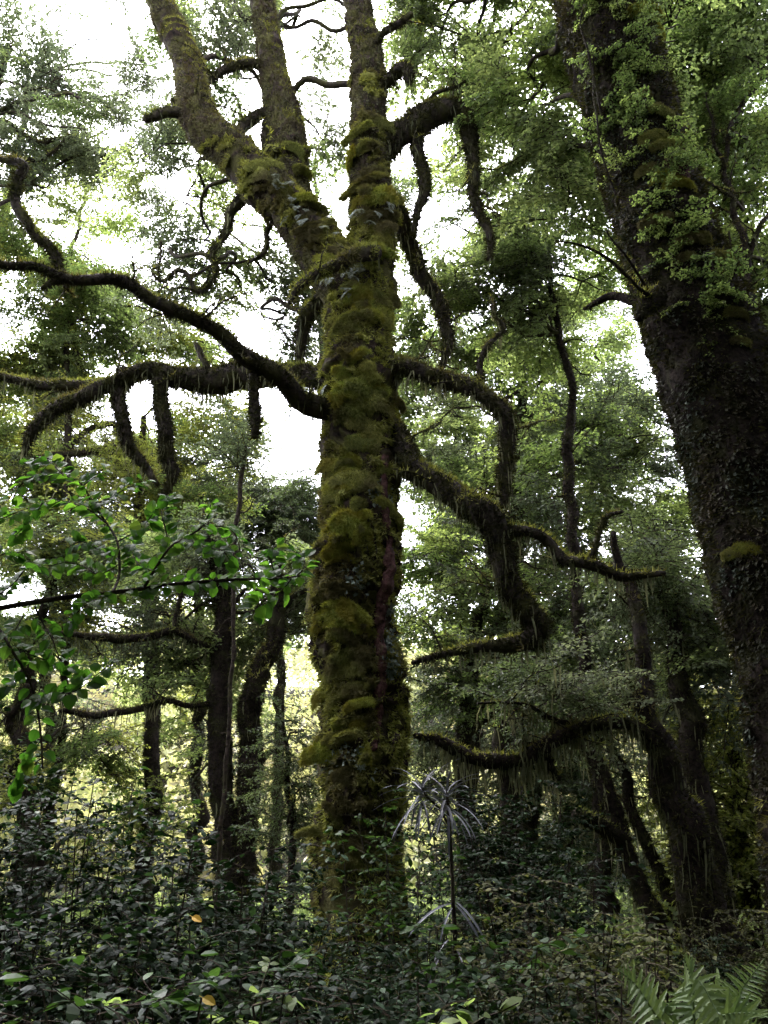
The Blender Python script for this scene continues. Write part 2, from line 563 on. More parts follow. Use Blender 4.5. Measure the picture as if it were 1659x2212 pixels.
def strands(p, g, lo, hi, w):
    """Hanging ribbons of lichen."""
    m = len(p)
    L = g.uniform(lo, hi, (m, 1)) * g.uniform(0.4, 1, (m, 1))
    a = g.uniform(0, 2 * math.pi, m)
    s = np.stack([np.cos(a), np.sin(a), a * 0], 1) * w * g.uniform(0.5, 1.4, (m, 1))
    V = np.empty((m, 6, 3))
    off = np.zeros((m, 3))
    for k, (t, ww) in enumerate(((0, 1.0), (0.5, 0.9), (1.0, 0.25))):
        c = p + off - np.array([0, 0, 1.0]) * L * t
        V[:, 2 * k], V[:, 2 * k + 1] = c - s * ww, c + s * ww
        off = off + g.normal(0, 0.07, (m, 3)) * L
    base = np.arange(m)[:, None] * 6
    q = np.concatenate([base + [0, 1, 3, 2], base + [2, 3, 5, 4]], 0)
    return V.reshape(-1, 3), q


SPRAY = {
    'green': [make_spray('leaf_spray', 100 + k, M_LEAF, 0.062, fans=6) for k in range(5)],
    'bright': [make_spray('leaf_spray', 200 + k, M_LEAF_BRIGHT, 0.062, fans=6) for k in range(4)],
    'grey': [make_spray('leaf_spray', 300 + k, M_LEAF_GREY, 0.056, dens=0.85, lichen=25) for k in range(4)],
    'yellow': [make_spray('leaf_spray', 400 + k, M_LEAF_YEL, 0.062, dens=0.8, lichen=50) for k in range(4)],
    'dark': [make_spray('leaf_spray', 500 + k, M_LEAF_DARK, 0.055, narrow=0.45, fans=6) for k in range(3)],
    'lace': [make_spray('leaf_spray', 700 + k, M_LEAF_GREY, 0.056, L=1.5, fans=5, dens=0.42, lichen=40) for k in range(4)],
    'near': [make_spray('leaf_spray', 600 + k, M_LEAF_BRIGHT, 0.046, L=0.5, fans=4) for k in range(3)],
}


# ------------------------------------------------------------------ tree building
def path_px(pts):
    """[(px, py, depth, width px)] -> N x 4 world centre line and radius."""
    out = []
    for px, py, Y, w in pts:
        p, s = P(px, py, Y)
        out.append([*p, w * 0.5 / FPX * s])
    return np.array(out)


def to_ground(path, flare=1.5, dx=0.0, dy=0.0):
    """Carry a trunk on down from its lowest visible point to the soil."""
    a = path[0]
    z0 = float(ground_z(a[0] + dx, a[1] + dy)) - 0.15
    if a[2] - z0 < 0.2:
        return path
    mid = [a[0] + dx * 0.4, a[1] + dy * 0.4, (a[2] + z0) / 2, a[3] * (1 + (flare - 1) * 0.35)]
    return np.vstack([[[a[0] + dx, a[1] + dy, z0, a[3] * flare]], [mid], path])


def limb(root, name, path, bark, moss=None, fuzz=900, flen=0.05, fwid=0.012, hang=0, hlen=(0.1, 0.35), sides=None, step=None, seed=0, wob=0.06,
         bump=0.16, freq=6.0, shelf=0.0, lobes=0.0, down=0.35, extra=(), gate=0.36, twigs=0.0):
    """One limb of a tree as a part, its moss and hanging strands as sub-parts."""
    base = np.array(root.location)
    r = path[:, 3].max()
    sides = sides or int(np.clip(r * 120, 7, 26))
    step = step or float(np.clip(r * 0.45, 0.02, 0.07))
    parts = [sweep(path, sides, step, bump, freq, wob, seed, shelf, lobes)]
    g = np.random.default_rng(seed + 500)
    cc, tt = resample(path, 0.05)
    for k in range(int(tt[-1] * twigs)):
        i = int(g.integers(2, max(3, len(cc) - 1)))
        st = cc[min(i, len(cc) - 1), :3]
        a = g.uniform(0, 6.28)
        tl = twig_line(st, [math.cos(a), 0.6 * math.sin(a), g.uniform(-0.5, 0.9)], g.uniform(0.3, 1.0), 5, g, 0.1, 0.4)
        w0 = min(0.013, cc[min(i, len(cc) - 1), 3] * 0.5)
        parts.append(sweep(np.column_stack([tl, np.linspace(w0, 0.003, len(tl))]), 5, 0.06, 0.15, 8, 0.06, seed + k))
        if g.random() < 0.6:
            t2 = twig_line(tl[2], [math.cos(a + 1), 0.6 * math.sin(a + 1), g.uniform(-0.3, 0.8)], g.uniform(0.2, 0.5), 4, g, 0.1, 0.4)
            parts.append(sweep(np.column_stack([t2, np.linspace(w0 * 0.6, 0.002, len(t2))]), 5, 0.06, 0.15, 8, 0.05, seed + k + 40))
    for e in extra:
        parts.append(sweep(e, max(6, sides // 2), step * 0.8, bump, freq * 1.4, wob, seed + 3))
    v, q, t = merge(parts)
    o = put(name, build(name, v - base, [(q, 0), (t, 0)], [bark]), root)
    g = np.random.default_rng(seed + 1000)
    if moss is not None:
        a, b, c, d = (v[q[:, k]] for k in range(4))
        area = np.linalg.norm(np.cross(c - a, d - b), axis=1).sum() / 2
        m = int(area * fuzz)
        if m:
            p, nn, _ = sample_quads(v, q, m, g)
            msk = 0.55 * fbm(p * 2.3, seed + 50, 2) + 0.45 * vnoise(p * np.array([9, 9, 5.0]), seed + 51) + 0.22 * nn[:, 2] > gate
            p, nn = p[msk], nn[msk]
            bv, bt = blades(p, nn, flen, fwid, g, down)
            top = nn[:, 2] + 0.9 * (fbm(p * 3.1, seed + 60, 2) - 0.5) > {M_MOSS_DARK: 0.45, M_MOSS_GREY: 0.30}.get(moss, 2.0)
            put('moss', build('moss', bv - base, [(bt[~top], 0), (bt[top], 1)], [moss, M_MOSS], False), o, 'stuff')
    if hang:
        p, nn, area = sample_quads(v, q, 1 + int(hang * 60), g)
        p = p[nn[:, 2] < 0.1][:int(hang * 2.5)]
        if len(p):
            hv, hq = strands(p, g, hlen[0], hlen[1], 0.009)
            put('hanging_lichen', build('hanging_lichen', hv - base, [(hq, 0)], [M_LICHEN], False), o, 'stuff')
    return o, v, q


def crown(root, trunk, blobs, kinds, seed, scale=1.0, bark=None, wood=0.035, mult=1.0, spread=1.0):
    """Leaf sprays in the given clusters, each cluster carried by a crooked branch from the trunk.
    blobs: (px, py, depth, half width px, half height px, sprays)."""
    bark = bark or M_LIMB
    base = np.array(root.location)
    g = np.random.default_rng(seed)
    for px, py, Y, rx, ry, n in blobs:
        n = max(1, int(round(n * mult)))
        c, s = P(px, py, Y)
        R = np.array([rx / FPX * s, max(rx, ry) / FPX * s * 0.9, ry / FPX * s]) * spread
        k = np.argmin(np.abs(trunk[:, 2] - (c[2] - 0.5 * np.linalg.norm((trunk[:, :2] - c[:2]), axis=1).min())))
        st = trunk[k, :3]
        L = np.linalg.norm(c - st)
        parts = []
        mids = [st]
        for f in (0.3, 0.6, 0.85):
            mids.append(st + (c - st) * f + g.normal(0, 0.07 * L, 3) + np.array([0, 0, 0.10 * L * math.sin(f * 3.1)]))
        mids.append(c)
        w0 = min(wood * (0.6 + 0.25 * L), trunk[k, 3] * 0.7)
        main = np.column_stack([np.array(mids), np.linspace(w0, 0.012, len(mids))])
        parts.append(sweep(main, 7, 0.09, 0.2, 7, 0.22, seed))
        pts = []
        for j in range(n):
            while True:
                u = g.uniform(-1, 1, 3)
                if u @ u < 1:
                    break
            pts.append(c + u * R)
        for j, p in enumerate(pts):
            out = nrm(p - c + g.normal(0, 0.25, 3) * R.mean())
            out[2] = out[2] * 0.35 - 0.08
            sc_ = scale * g.uniform(0.75, 1.25)
            kind = kinds[int(g.integers(len(kinds)))]
            me = SPRAY[kind][int(g.integers(len(SPRAY[kind])))]
            up = np.array([0, 0, 1.0]) + g.normal(0, 0.22, 3)
            put('leaf_spray', me, root, None, frame(out, up, p - base, sc_))
            if j % 2 == 0:
                a = c + (st - c) * g.uniform(0, 0.25)
                m1 = a + (p - a) * 0.5 + g.normal(0, 0.12, 3)
                parts.append(sweep(np.column_stack([np.array([a, m1, p]), [0.014, 0.009, 0.004]]), 5, 0.1, 0.15, 7, 0.16, seed + j))
        v, q, t = merge(parts)
        put('branch', build('branch', v - base, [(q, 0), (t, 0)], [bark]), root)


# ================================================================== 1. the great mossy tree
Y0 = 9.0
tp = path_px([(778, 2080, Y0, 250), (775, 1950, Y0, 222), (780, 1850, Y0, 208), (786, 1700, Y0, 196), (784, 1550, Y0, 190), (765, 1400, Y0, 194), (765, 1250, Y0, 188),
              (772, 1120, Y0, 172), (781, 1000, Y0, 152), (782, 860, Y0, 146), (778, 740, Y0, 140), (776, 650, Y0, 138), (786, 570, Y0, 108), (800, 500, Y0, 86)])
tp[:, 3] *= np.interp(tp[:, 2], [2.5, 5.5, 7.0], [0.80, 0.82, 0.90])
tp = to_ground(tp, 1.3)
base = (tp[0, 0], tp[0, 1], float(ground_z(tp[0, 0], tp[0, 1])))
main = thing('moss_covered_tree', 'tall old tree in the middle, trunk wrapped in olive moss and forking into three limbs', 'tree', base)
B = np.array(base)
trunk_o, TV_, TQ_ = limb(main, 'trunk', tp, M_TRUNK, M_MOSS, 3600, 0.06, 0.019, sides=88, step=0.035, seed=3, wob=0.05, bump=0.10, freq=3.2, shelf=0.13, lobes=0.045, down=0.6, gate=0.44)
wood_parts = [(TV_, TQ_)]
for k, (pts, sd) in enumerate([
    ([(775, 690, Y0, 90), (720, 580, Y0, 108), (672, 510, Y0, 100), (622, 445, Y0, 92), (560, 390, Y0, 92), (500, 325, Y0, 84), (448, 285, Y0 + .1, 78), (420, 220, Y0 + .2, 70), (405, 140, Y0 + .3, 60), (375, 70, Y0 + .4, 56), (345, 0, Y0 + .5, 54), (310, -130, Y0 + .7, 46)], 21),
    ([(655, 490, Y0 + .3, 66), (630, 410, Y0 + .35, 76), (618, 330, Y0 + .4, 80), (612, 250, Y0 + .5, 70), (590, 150, Y0 + .6, 58), (574, 60, Y0 + .7, 50), (560, -20, Y0 + .8, 46), (540, -150, Y0 + 1, 38)], 22),
    ([(790, 600, Y0, 80), (804, 500, Y0, 88), (802, 400, Y0, 82), (797, 300, Y0, 76), (796, 200, Y0, 68), (788, 100, Y0, 58), (768, 0, Y0, 46), (745, -150, Y0, 38)], 23),
]):
    o, v, q = limb(main, 'limb', path_px(pts), M_TRUNK, M_MOSS_GREY, 3200, 0.045, 0.016, sides=44, step=0.035, seed=sd, wob=0.03, bump=0.10, freq=4, shelf=0.045, lobes=0.03, down=0.45)
    wood_parts.append((v, q))

LIMBS = [  # (path, extra sub-branches, moss, hang)
    ([(710, 885, 8.9, 50), (650, 858, 8.6, 46), (612, 822, 8.4, 42), (565, 785, 8.2, 40), (500, 745, 8.0, 34), (430, 692, 7.8, 30), (350, 648, 7.7, 29), (280, 612, 7.6, 26), (200, 603, 7.5, 24), (130, 600, 7.4, 22), (60, 575, 7.3, 20), (0, 562, 7.2, 18), (-80, 548, 7.1, 14)],
     [[(132, 600, 7.4, 22), (112, 550, 7.4, 22), (70, 500, 7.4, 24), (45, 440, 7.4, 23), (40, 392, 7.4, 22), (48, 366, 7.4, 20), (15, 342, 7.4, 15), (-40, 325, 7.4, 10)],
      [(130, 602, 7.4, 16), (110, 612, 7.35, 13), (90, 623, 7.3, 8)],
      [(552, 785, 8.2, 26), (545, 850, 8.2, 23), (548, 900, 8.2, 24), (550, 945, 8.2, 15)]], 12),
    ([(730, 815, 9.3, 52), (620, 812, 9.8, 48), (530, 815, 10, 62), (450, 820, 10.1, 58), (380, 812, 10.1, 46), (310, 800, 10, 36), (255, 828, 10, 36), (180, 858, 9.9, 32), (120, 882, 9.8, 30), (72, 930, 9.7, 24), (50, 982, 9.7, 10)],
     [[(268, 800, 10, 28), (262, 880, 10, 29), (275, 950, 10, 27), (310, 1010, 10, 20), (342, 1048, 10, 9)],
      [(345, 820, 10, 30), (356, 900, 10, 31), (360, 980, 10, 30), (373, 1022, 10, 26), (352, 1072, 10, 12)],
      [(255, 832, 10, 28), (130, 838, 10.2, 24), (50, 826, 10.3, 20), (-30, 812, 10.4, 16)],
      [(450, 800, 10, 14), (432, 755, 10, 14), (420, 740, 10, 8)]], 260),
    ([(812, 545, 8.55, 34), (770, 552, 8.4, 34), (735, 572, 8.35, 28), (690, 590, 8.3, 24), (645, 622, 8.25, 18), (625, 655, 8.25, 10)], [], 4),
    ([(420, 250, 9.2, 30), (388, 248, 9.1, 26), (350, 248, 9, 24), (312, 258, 8.95, 16)], [[(392, 235, 9.3, 16), (378, 222, 9.3, 18), (370, 215, 9.3, 8)]], 4),
    ([(430, 195, 9.3, 14), (460, 172, 9.4, 17), (495, 152, 9.5, 19), (550, 138, 9.5, 22), (588, 150, 9.6, 22)], [], 8),
    ([(610, 240, 9.5, 26), (560, 244, 9.4, 22), (530, 265, 9.3, 21), (518, 292, 9.3, 14)], [[(575, 262, 9.4, 16), (573, 298, 9.4, 15), (570, 326, 9.4, 9)]], 6),
    ([(665, 330, 9.3, 24), (608, 324, 9.1, 20), (560, 340, 9, 18), (540, 375, 9, 14)], [], 3),
    ([(535, 400, 9.1, 30), (518, 436, 9.3, 26), (495, 462, 9.4, 22), (486, 500, 9.5, 19), (460, 542, 9.5, 15), (470, 572, 9.5, 11), (455, 604, 9.5, 10), (430, 628, 9.5, 9), (408, 596, 9.5, 10), (380, 590, 9.5, 9), (350, 612, 9.5, 8), (328, 588, 9.5, 5)],
     [[(345, 605, 9.5, 6), (340, 560, 9.5, 5), (348, 520, 9.5, 4)], [(590, 480, 9.3, 12), (575, 505, 9.3, 12), (562, 548, 9.3, 10), (536, 568, 9.3, 5)]], 20),
    ([(815, 335, 9, 52), (868, 290, 9, 54), (915, 252, 9.1, 58), (975, 236, 9.2, 50), (1008, 262, 9.2, 40), (1020, 330, 9.2, 25), (1024, 400, 9.2, 22), (1036, 462, 9.2, 20), (1055, 500, 9.2, 18), (1058, 560, 9.2, 10)],
     [[(895, 275, 9.1, 28), (908, 350, 9.1, 25), (912, 412, 9.1, 24), (900, 462, 9.1, 16), (895, 510, 9.1, 10)],
      [(895, 245, 9.1, 9), (950, 205, 9, 8), (1010, 172, 9, 5)]], 90),
    ([(785, 120, 9, 20), (812, 92, 8.9, 16), (850, 58, 8.8, 16), (890, 30, 8.7, 12)], [[(800, 60, 9, 16), (795, 20, 9, 15), (788, -40, 9, 12)]], 4),
    ([(815, 200, 9, 26), (838, 170, 8.9, 26), (858, 148, 8.85, 28), (876, 152, 8.8, 24), (884, 178, 8.8, 10)], [], 14),
    ([(830, 785, 8.9, 46), (900, 803, 8.7, 36), (970, 825, 8.6, 36), (1030, 850, 8.5, 36), (1080, 880, 8.4, 36), (1100, 920, 8.4, 36), (1103, 975, 8.4, 33), (1090, 1040, 8.4, 28), (1085, 1095, 8.4, 16)],
     [[(1035, 845, 8.5, 16), (1040, 785, 8.5, 14), (1058, 750, 8.5, 12), (1095, 712, 8.6, 10), (1074, 680, 8.6, 8), (1060, 640, 8.7, 5)]], 110),
    ([(845, 920, 9.1, 50), (880, 990, 8.9, 50), (930, 1035, 8.7, 50), (1000, 1085, 8.5, 58), (1052, 1122, 8.4, 54), (1080, 1185, 8.4, 52), (1096, 1260, 8.4, 50), (1130, 1312, 8.4, 54), (1160, 1345, 8.4, 50), (1145, 1378, 8.4, 44), (1090, 1387, 8.5, 32), (1030, 1393, 8.6, 24), (960, 1412, 8.7, 16), (890, 1432, 8.8, 9)],
     [[(1065, 1138, 8.4, 26), (1130, 1150, 8.3, 23), (1182, 1167, 8.3, 25), (1222, 1207, 8.3, 27), (1270, 1220, 8.2, 26), (1340, 1246, 8.2, 22), (1380, 1242, 8.2, 18), (1436, 1238, 8.1, 12)],
      [(1268, 1216, 8.2, 15), (1286, 1178, 8.2, 13), (1310, 1120, 8.2, 12), (1346, 1105, 8.2, 7)],
      [(1015, 1080, 8.35, 5), (1020, 1115, 8.3, 5), (1045, 1155, 8.3, 5), (1078, 1172, 8.3, 4)]], 190),
    ([(845, 440, 9.4, 34), (872, 480, 9.6, 36), (888, 545, 9.8, 32), (910, 595, 9.8, 30), (938, 640, 9.8, 28), (960, 700, 9.8, 26), (965, 745, 9.8, 22), (952, 795, 9.8, 10)], [], 60),
    ([(700, 640, 9.5, 34), (660, 690, 9.6, 30), (656, 740, 9.7, 26), (646, 790, 9.8, 14)], [], 20),
    ([(880, 1590, 9.1, 10), (860, 1560, 9.1, 12), (835, 1540, 9.1, 14)], [], 0),
]
for k, (pts, extra, hang) in enumerate(LIMBS):
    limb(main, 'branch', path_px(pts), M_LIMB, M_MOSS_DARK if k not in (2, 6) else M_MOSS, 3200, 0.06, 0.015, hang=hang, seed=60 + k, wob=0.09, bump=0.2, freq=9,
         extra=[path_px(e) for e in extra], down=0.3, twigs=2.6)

bv = np.vstack([TV_])
BV = []
BQ = []
o_ = 0
for v, q in wood_parts:
    BV.append(v)
    BQ.append(q + o_)
    o_ += len(v)
bvh_main = BVHTree.FromPolygons(np.vstack(BV).tolist(), np.vstack(BQ).tolist())


def on_surface(bvh, px, py):
    d = nrm(P(px, py, 10.0)[0] - CAM)
    h = bvh.ray_cast(Vector(CAM), Vector(d))
    if h[0] is None:
        return None, None
    n = np.array(h[1])
    if n @ d > 0:
        n = -n
    return np.array(h[0]), n


def make_cushion(name, seed, leaf_m, n=2600):
    """A shelf of moss: rounded on top, undercut beneath, bristling with blades. Local x along the wall, y out, z up; unit half width."""
    g = np.random.default_rng(seed)
    U, W = 30, 16
    th = np.linspace(0, math.pi, U)
    ph = np.linspace(-1.2, 1.45, W)
    T, Ph = np.meshgrid(th, ph, indexing='ij')
    x = np.cos(T)
    arch = 0.62 * (np.sin(T) ** 0.9) - 0.30
    out = np.sin(T) ** 0.6
    y = out * np.cos(Ph) * 0.55 - 0.05
    z = arch * 0.9 + np.where(Ph > 0, np.sin(Ph) * 0.30, np.sin(Ph) * 0.5) * (0.4 + out * 0.6)
    V = np.stack([x, y, z], -1).reshape(-1, 3)
    V = V * (1 + 0.8 * (fbm(V * 2.2 + seed, seed, 3)[:, None] - 0.5)) + np.array([0, 0, 0.16]) * (fbm(V * 5 + seed, seed + 3, 2)[:, None] - 0.5)
    i = np.arange(U - 1)[:, None] * W
    j = np.arange(W - 1)[None, :]
    q = np.stack([i + j, i + j + 1, i + W + j + 1, i + W + j], -1).reshape(-1, 4)
    p, nn, _ = sample_quads(V, q, n, g)
    c = p - np.array([0, -0.1, 0])
    nn = np.where((np.sum(nn * c, 1) < 0)[:, None], -nn, nn)
    bv, bt = blades(p, nn, 0.20, 0.05, g, 0.6, 0.5)
    return build(name, np.vstack([V, bv]), [(q, 0), (bt + len(V), 0)], [leaf_m], False)


CUSH = [make_cushion('moss_cushion', 40 + k, M_MOSS) for k in range(7)]
CUSHB = [make_cushion('moss_cushion', 50 + k, M_MOSS_LIT) for k in range(5)]
g = np.random.default_rng(5)
cush = [  # px, py, width px, lit moss
    (798, 268, 60, 0), (800, 290, 66, 0), (795, 322, 60, 0), (797, 352, 64, 1), (800, 372, 66, 0), (802, 402, 78, 0), (805, 420, 70, 0), (800, 436, 92, 1), (806, 470, 76, 0), (812, 500, 64, 0), (818, 520, 72, 0),
    (790, 550, 90, 1), (815, 555, 74, 1), (770, 565, 70, 1), (735, 575, 60, 1), (640, 325, 60, 0), (640, 375, 66, 0), (650, 400, 60, 0), (655, 432, 76, 1), (668, 448, 60, 0), (688, 490, 70, 0), (695, 508, 72, 0), (702, 525, 76, 0), (706, 545, 66, 0),
    (565, 360, 64, 0), (560, 385, 50, 0), (600, 415, 60, 0), (812, 640, 60, 0), (800, 660, 66, 0), (815, 690, 60, 0), (790, 712, 66, 0),
    (765, 785, 92, 1), (790, 800, 70, 0), (757, 820, 84, 1), (745, 845, 80, 1), (780, 848, 86, 0), (765, 880, 84, 0), (775, 905, 88, 0), (790, 930, 76, 0), (800, 950, 70, 0), (770, 965, 80, 0), (780, 995, 62, 1), (735, 1010, 64, 1), (765, 1040, 80, 0),
    (720, 1075, 70, 0), (770, 1090, 86, 0), (800, 1110, 70, 0), (725, 1190, 76, 1), (765, 1150, 116, 1), (742, 1170, 70, 1), (715, 1265, 60, 0), (755, 1275, 70, 0), (790, 1280, 50, 0), (700, 1300, 66, 0),
    (740, 1345, 122, 1), (720, 1375, 124, 0), (775, 1360, 76, 1), (755, 1425, 126, 0), (735, 1450, 110, 0), (795, 1480, 60, 0), (735, 1510, 90, 0), (770, 1560, 100, 0), (730, 1600, 80, 0), (790, 1640, 66, 0), (740, 1690, 90, 0),
    (715, 1760, 80, 0), (690, 1800, 90, 0), (720, 1830, 80, 0), (750, 1870, 90, 0), (700, 1900, 80, 0), (780, 1320, 60, 0), (840, 700, 50, 0), (842, 1020, 40, 0), (845, 860, 44, 0),
]
for k in range(70):
    py = g.uniform(620, 1720)
    px = np.interp(py, [620, 860, 1250, 1720], [785, 780, 755, 770]) + g.normal(0, 40)
    if px < 800 or py < 960:
        cush.append((px, py, g.uniform(36, 84), int(g.random() < 0.35)))
for px, py, w, br in cush:
    px = px + g.normal(0, 14)
    p, n_ = on_surface(bvh_main, px, py)
    if p is None:
        continue
    s = np.linalg.norm(p - CAM)
    n_ = nrm(n_ * [1, 1, 0.3])
    k = w * (0.5 if py < 1120 or br else 0.38) / FPX * s
    xdir = np.cross([0, 0, 1.0], n_) * -1
    mt = np.eye(4)
    xx = nrm(xdir)
    zz = nrm(np.array([0, 0, 1.0]) + g.normal(0, 0.12, 3))
    yy = nrm(n_)
    ro = g.normal(0, 0.3)
    xx, zz = xx * math.cos(ro) + zz * math.sin(ro), zz * math.cos(ro) - xx * math.sin(ro)
    mt[:3, 0], mt[:3, 1], mt[:3, 2], mt[:3, 3] = xx * k * g.uniform(0.65, 1.3), yy * k * g.uniform(0.35, 0.75), zz * k * g.uniform(0.6, 1.2), p - B
    pool = CUSHB if br else CUSH
    put('moss_cushion', pool[int(g.integers(len(pool)))], main, None, Matrix(mt.tolist()))

# many small tufts between the big cushions
g = np.random.default_rng(6)
src = np.array([v.co[:] for v in CUSH[0].vertices])[:480]
U_, W_ = 30, 16
sub = np.array([a * W_ + b for a in range(0, 30, 3) for b in range(0, 16, 3)])
sv_ = src[sub]
nb = 6
ii = np.arange(9)[:, None] * nb
jj = np.arange(nb - 1)[None, :]
sq = np.stack([ii + jj, ii + jj + 1, ii + nb + jj + 1, ii + nb + jj], -1).reshape(-1, 4)
V, Q, T = [], [], []
o_ = 0
for k in range(260):
    r_ = g.random()
    if r_ < 0.6:
        py = g.uniform(560, 1850)
        px = np.interp(py, [560, 860, 1250, 1850], [785, 782, 765, 780]) + g.normal(0, 50)
    elif r_ < 0.8:
        py = g.uniform(150, 560)
        px = 800 + g.normal(0, 26)
    else:
        f = g.random()
        px, py = 460 + 240 * f + g.normal(0, 28), 300 + 250 * f
    p, n_ = on_surface(bvh_main, px, py)
    if p is None:
        continue
    n_ = nrm(n_ * [1, 1, 0.3])
    k_ = g.uniform(16, 40) * 0.5 / FPX * np.linalg.norm(p - CAM)
    xx = np.cross(n_, [0, 0, 1.0])
    zz = np.array([0, 0, 1.0])
    ro = g.normal(0, 0.4)
    xx, zz = xx * math.cos(ro) + zz * math.sin(ro), zz * math.cos(ro) - xx * math.sin(ro)
    cv = sv_ * (1 + 0.3 * (fbm(sv_ * 3 + k, k, 2)[:, None] - 0.5)) * k_ * [1, g.uniform(0.5, 1.0), g.uniform(0.8, 1.5)]
    wv = p + cv[:, 0:1] * xx + cv[:, 1:2] * n_ + cv[:, 2:3] * zz
    bp0, bn0, _ = sample_quads(wv, sq, 110, g)
    flip = np.sum(bn0 * n_, 1) < 0
    bn0[flip] *= -1
    bv_, bt_ = blades(bp0, bn0, 0.05, 0.016, g, 0.5, 0.5)
    V += [wv, bv_]
    Q.append(sq + o_)
    T.append(bt_ + o_ + len(wv))
    o_ += len(wv) + len(bv_)
put('moss_tufts', build('moss_tufts', np.vstack(V) - B, [(np.vstack(Q), 0), (np.vstack(T), 0)], [M_MOSS], False), main, 'stuff')

# bare purple bark seam on the right flank of the trunk
sp = []
for px, py in [(828, 985), (828, 1040), (832, 1100), (842, 1170), (835, 1230), (825, 1290), (822, 1350), (820, 1420), (818, 1490), (812, 1560), (806, 1620)]:
    p, n_ = on_surface(bvh_main, px, py)
    if p is not None:
        sp.append([*(p + n_ * 0.03), 0.062 if 1180 < py < 1550 else 0.04])
v, q, t = sweep(np.array(sp), 20, 0.02, 0.75, 11, 0.05, 77)
put('bare_bark', build('bare_bark', v - B, [(q, 0), (t, 0)], [M_RED]), main)

# pale lichen patches
for px, py, w in [(772, 1250, 46), (825, 1080, 34), (815, 1050, 24), (840, 1390, 40), (845, 1440, 36), (770, 1640, 50), (840, 1320, 26), (700, 1640, 30)]:
    c, n_ = on_surface(bvh_main, px, py)
    if c is None:
        continue
    m = 90
    pts, nn = [], []
    for k in range(m):
        a, n2 = on_surface(bvh_main, px + g.normal(0, w * 0.33), py + g.normal(0, w * 0.33))
        if a is not None:
            pts.append(a + n2 * g.uniform(0.01, 0.05))
            nn.append(n2)
    pts, nn = np.array(pts), np.array(nn)
    v, q = diamonds(pts, g.normal(0, 1, pts.shape) + [0, 0, -0.4], nn + g.normal(0, 0.5, pts.shape), g.uniform(0.03, 0.07, len(pts)), g.uniform(0.02, 0.05, len(pts)))
    put('lichen', build('lichen', v - B, [(q, 0)], [M_PALE], False), main, 'stuff')


# small ferns hanging on the bark
def make_frond(name, seed, m_, pairs=13, L=1.0):
    g = np.random.default_rng(seed)
    t = np.linspace(0, 1, 12)
    mid = np.stack([t * L, 0.03 * np.sin(t * 5), 0.28 * L * np.sin(t * 1.5) - 0.55 * L * t ** 2.2], 1)
    tv, tq = thin_tube(mid, 0.012 * L, 0.004 * L)
    tt = np.repeat(np.linspace(0.1, 0.98, pairs), 2)
    p = np.stack([np.interp(tt, t, mid[:, k]) for k in range(3)], 1)
    tn = nrm(np.gradient(mid, axis=0))
    d = np.stack([np.interp(tt, t, tn[:, k]) for k in range(3)], 1)
    sg = np.tile([-1, 1], pairs)[:, None]
    ax = d * 0.55 + sg * np.array([0, 1, 0]) + [0, 0, -0.2] + g.normal(0, 0.08, p.shape)
    wl = 0.30 * L * np.sin(np.clip(tt * 0.9 + 0.16, 0, 1) * math.pi) ** 0.7 + 0.02
    v, q = diamonds(p, ax, np.tile([0.2, 0, 1.0], (len(p), 1)) + g.normal(0, 0.15, p.shape), wl, np.full(len(p), 0.075 * L), 0.1)
    return build(name, np.vstack([v, tv]), [(q, 0), (tq + len(v), 0)], [m_], False)


FRG = [make_frond('fern_frond', 70 + k, M_FERN_GREY) for k in range(3)]
for px, py, cnt in [(612, 405, 5), (640, 455, 5), (655, 470, 4), (785, 470, 4), (770, 585, 6), (755, 590, 5), (750, 630, 4), (700, 595, 3), (590, 400, 3), (745, 380, 2), (820, 455, 3), (725, 480, 3), (730, 500, 3), (690, 830, 3)]:
    for k in range(cnt):
        p, n_ = on_surface(bvh_main, px + g.normal(0, 12), py + g.normal(0, 8))
        if p is None:
            continue
        d = nrm(n_ + np.array([g.normal(0, 0.6), 0, -0.55 + g.normal(0, 0.3)]))
        put('fern_frond', FRG[int(g.integers(3))], main, None, frame(d, [0, 0, 1.0], p - B, g.uniform(0.14, 0.26)))

# the main tree's own thin foliage
mt_limb = np.vstack([path_px([(405, 140, 9.3, 60), (500, 325, 9, 84), (570, 400, 9, 90), (612, 250, 9.5, 70), (590, 150, 9.6, 58), (574, 60, 9.7, 50), (796, 200, 9, 68), (788, 100, 9, 58), (768, 0, 9, 46), (470, 560, 9.5, 14), (408, 596, 9.5, 10), (700, 640, 9.5, 34), (656, 740, 9.7, 26)])])
crown(main, mt_limb, [(470, 70, 10.5, 90, 80, 9), (520, 170, 10.5, 60, 60, 5), (440, 20, 11, 90, 40, 5), (520, 250, 10.5, 60, 50, 4), (660, 40, 11, 70, 50, 4), (690, 290, 11, 50, 60, 3), (395, 420, 11, 75, 60, 7), (440, 520, 10.5, 50, 50, 4),
                      (340, 590, 11, 70, 50, 5), (590, 700, 11, 70, 60, 6), (640, 650, 11, 50, 60, 4), (700, 430, 11.5, 50, 60, 3), (830, 20, 10, 60, 40, 4), (330, 330, 10.5, 60, 30, 3), (520, 620, 11, 60, 40, 2)],
      ['grey', 'grey', 'green'], 31, 0.85, mult=0.5)

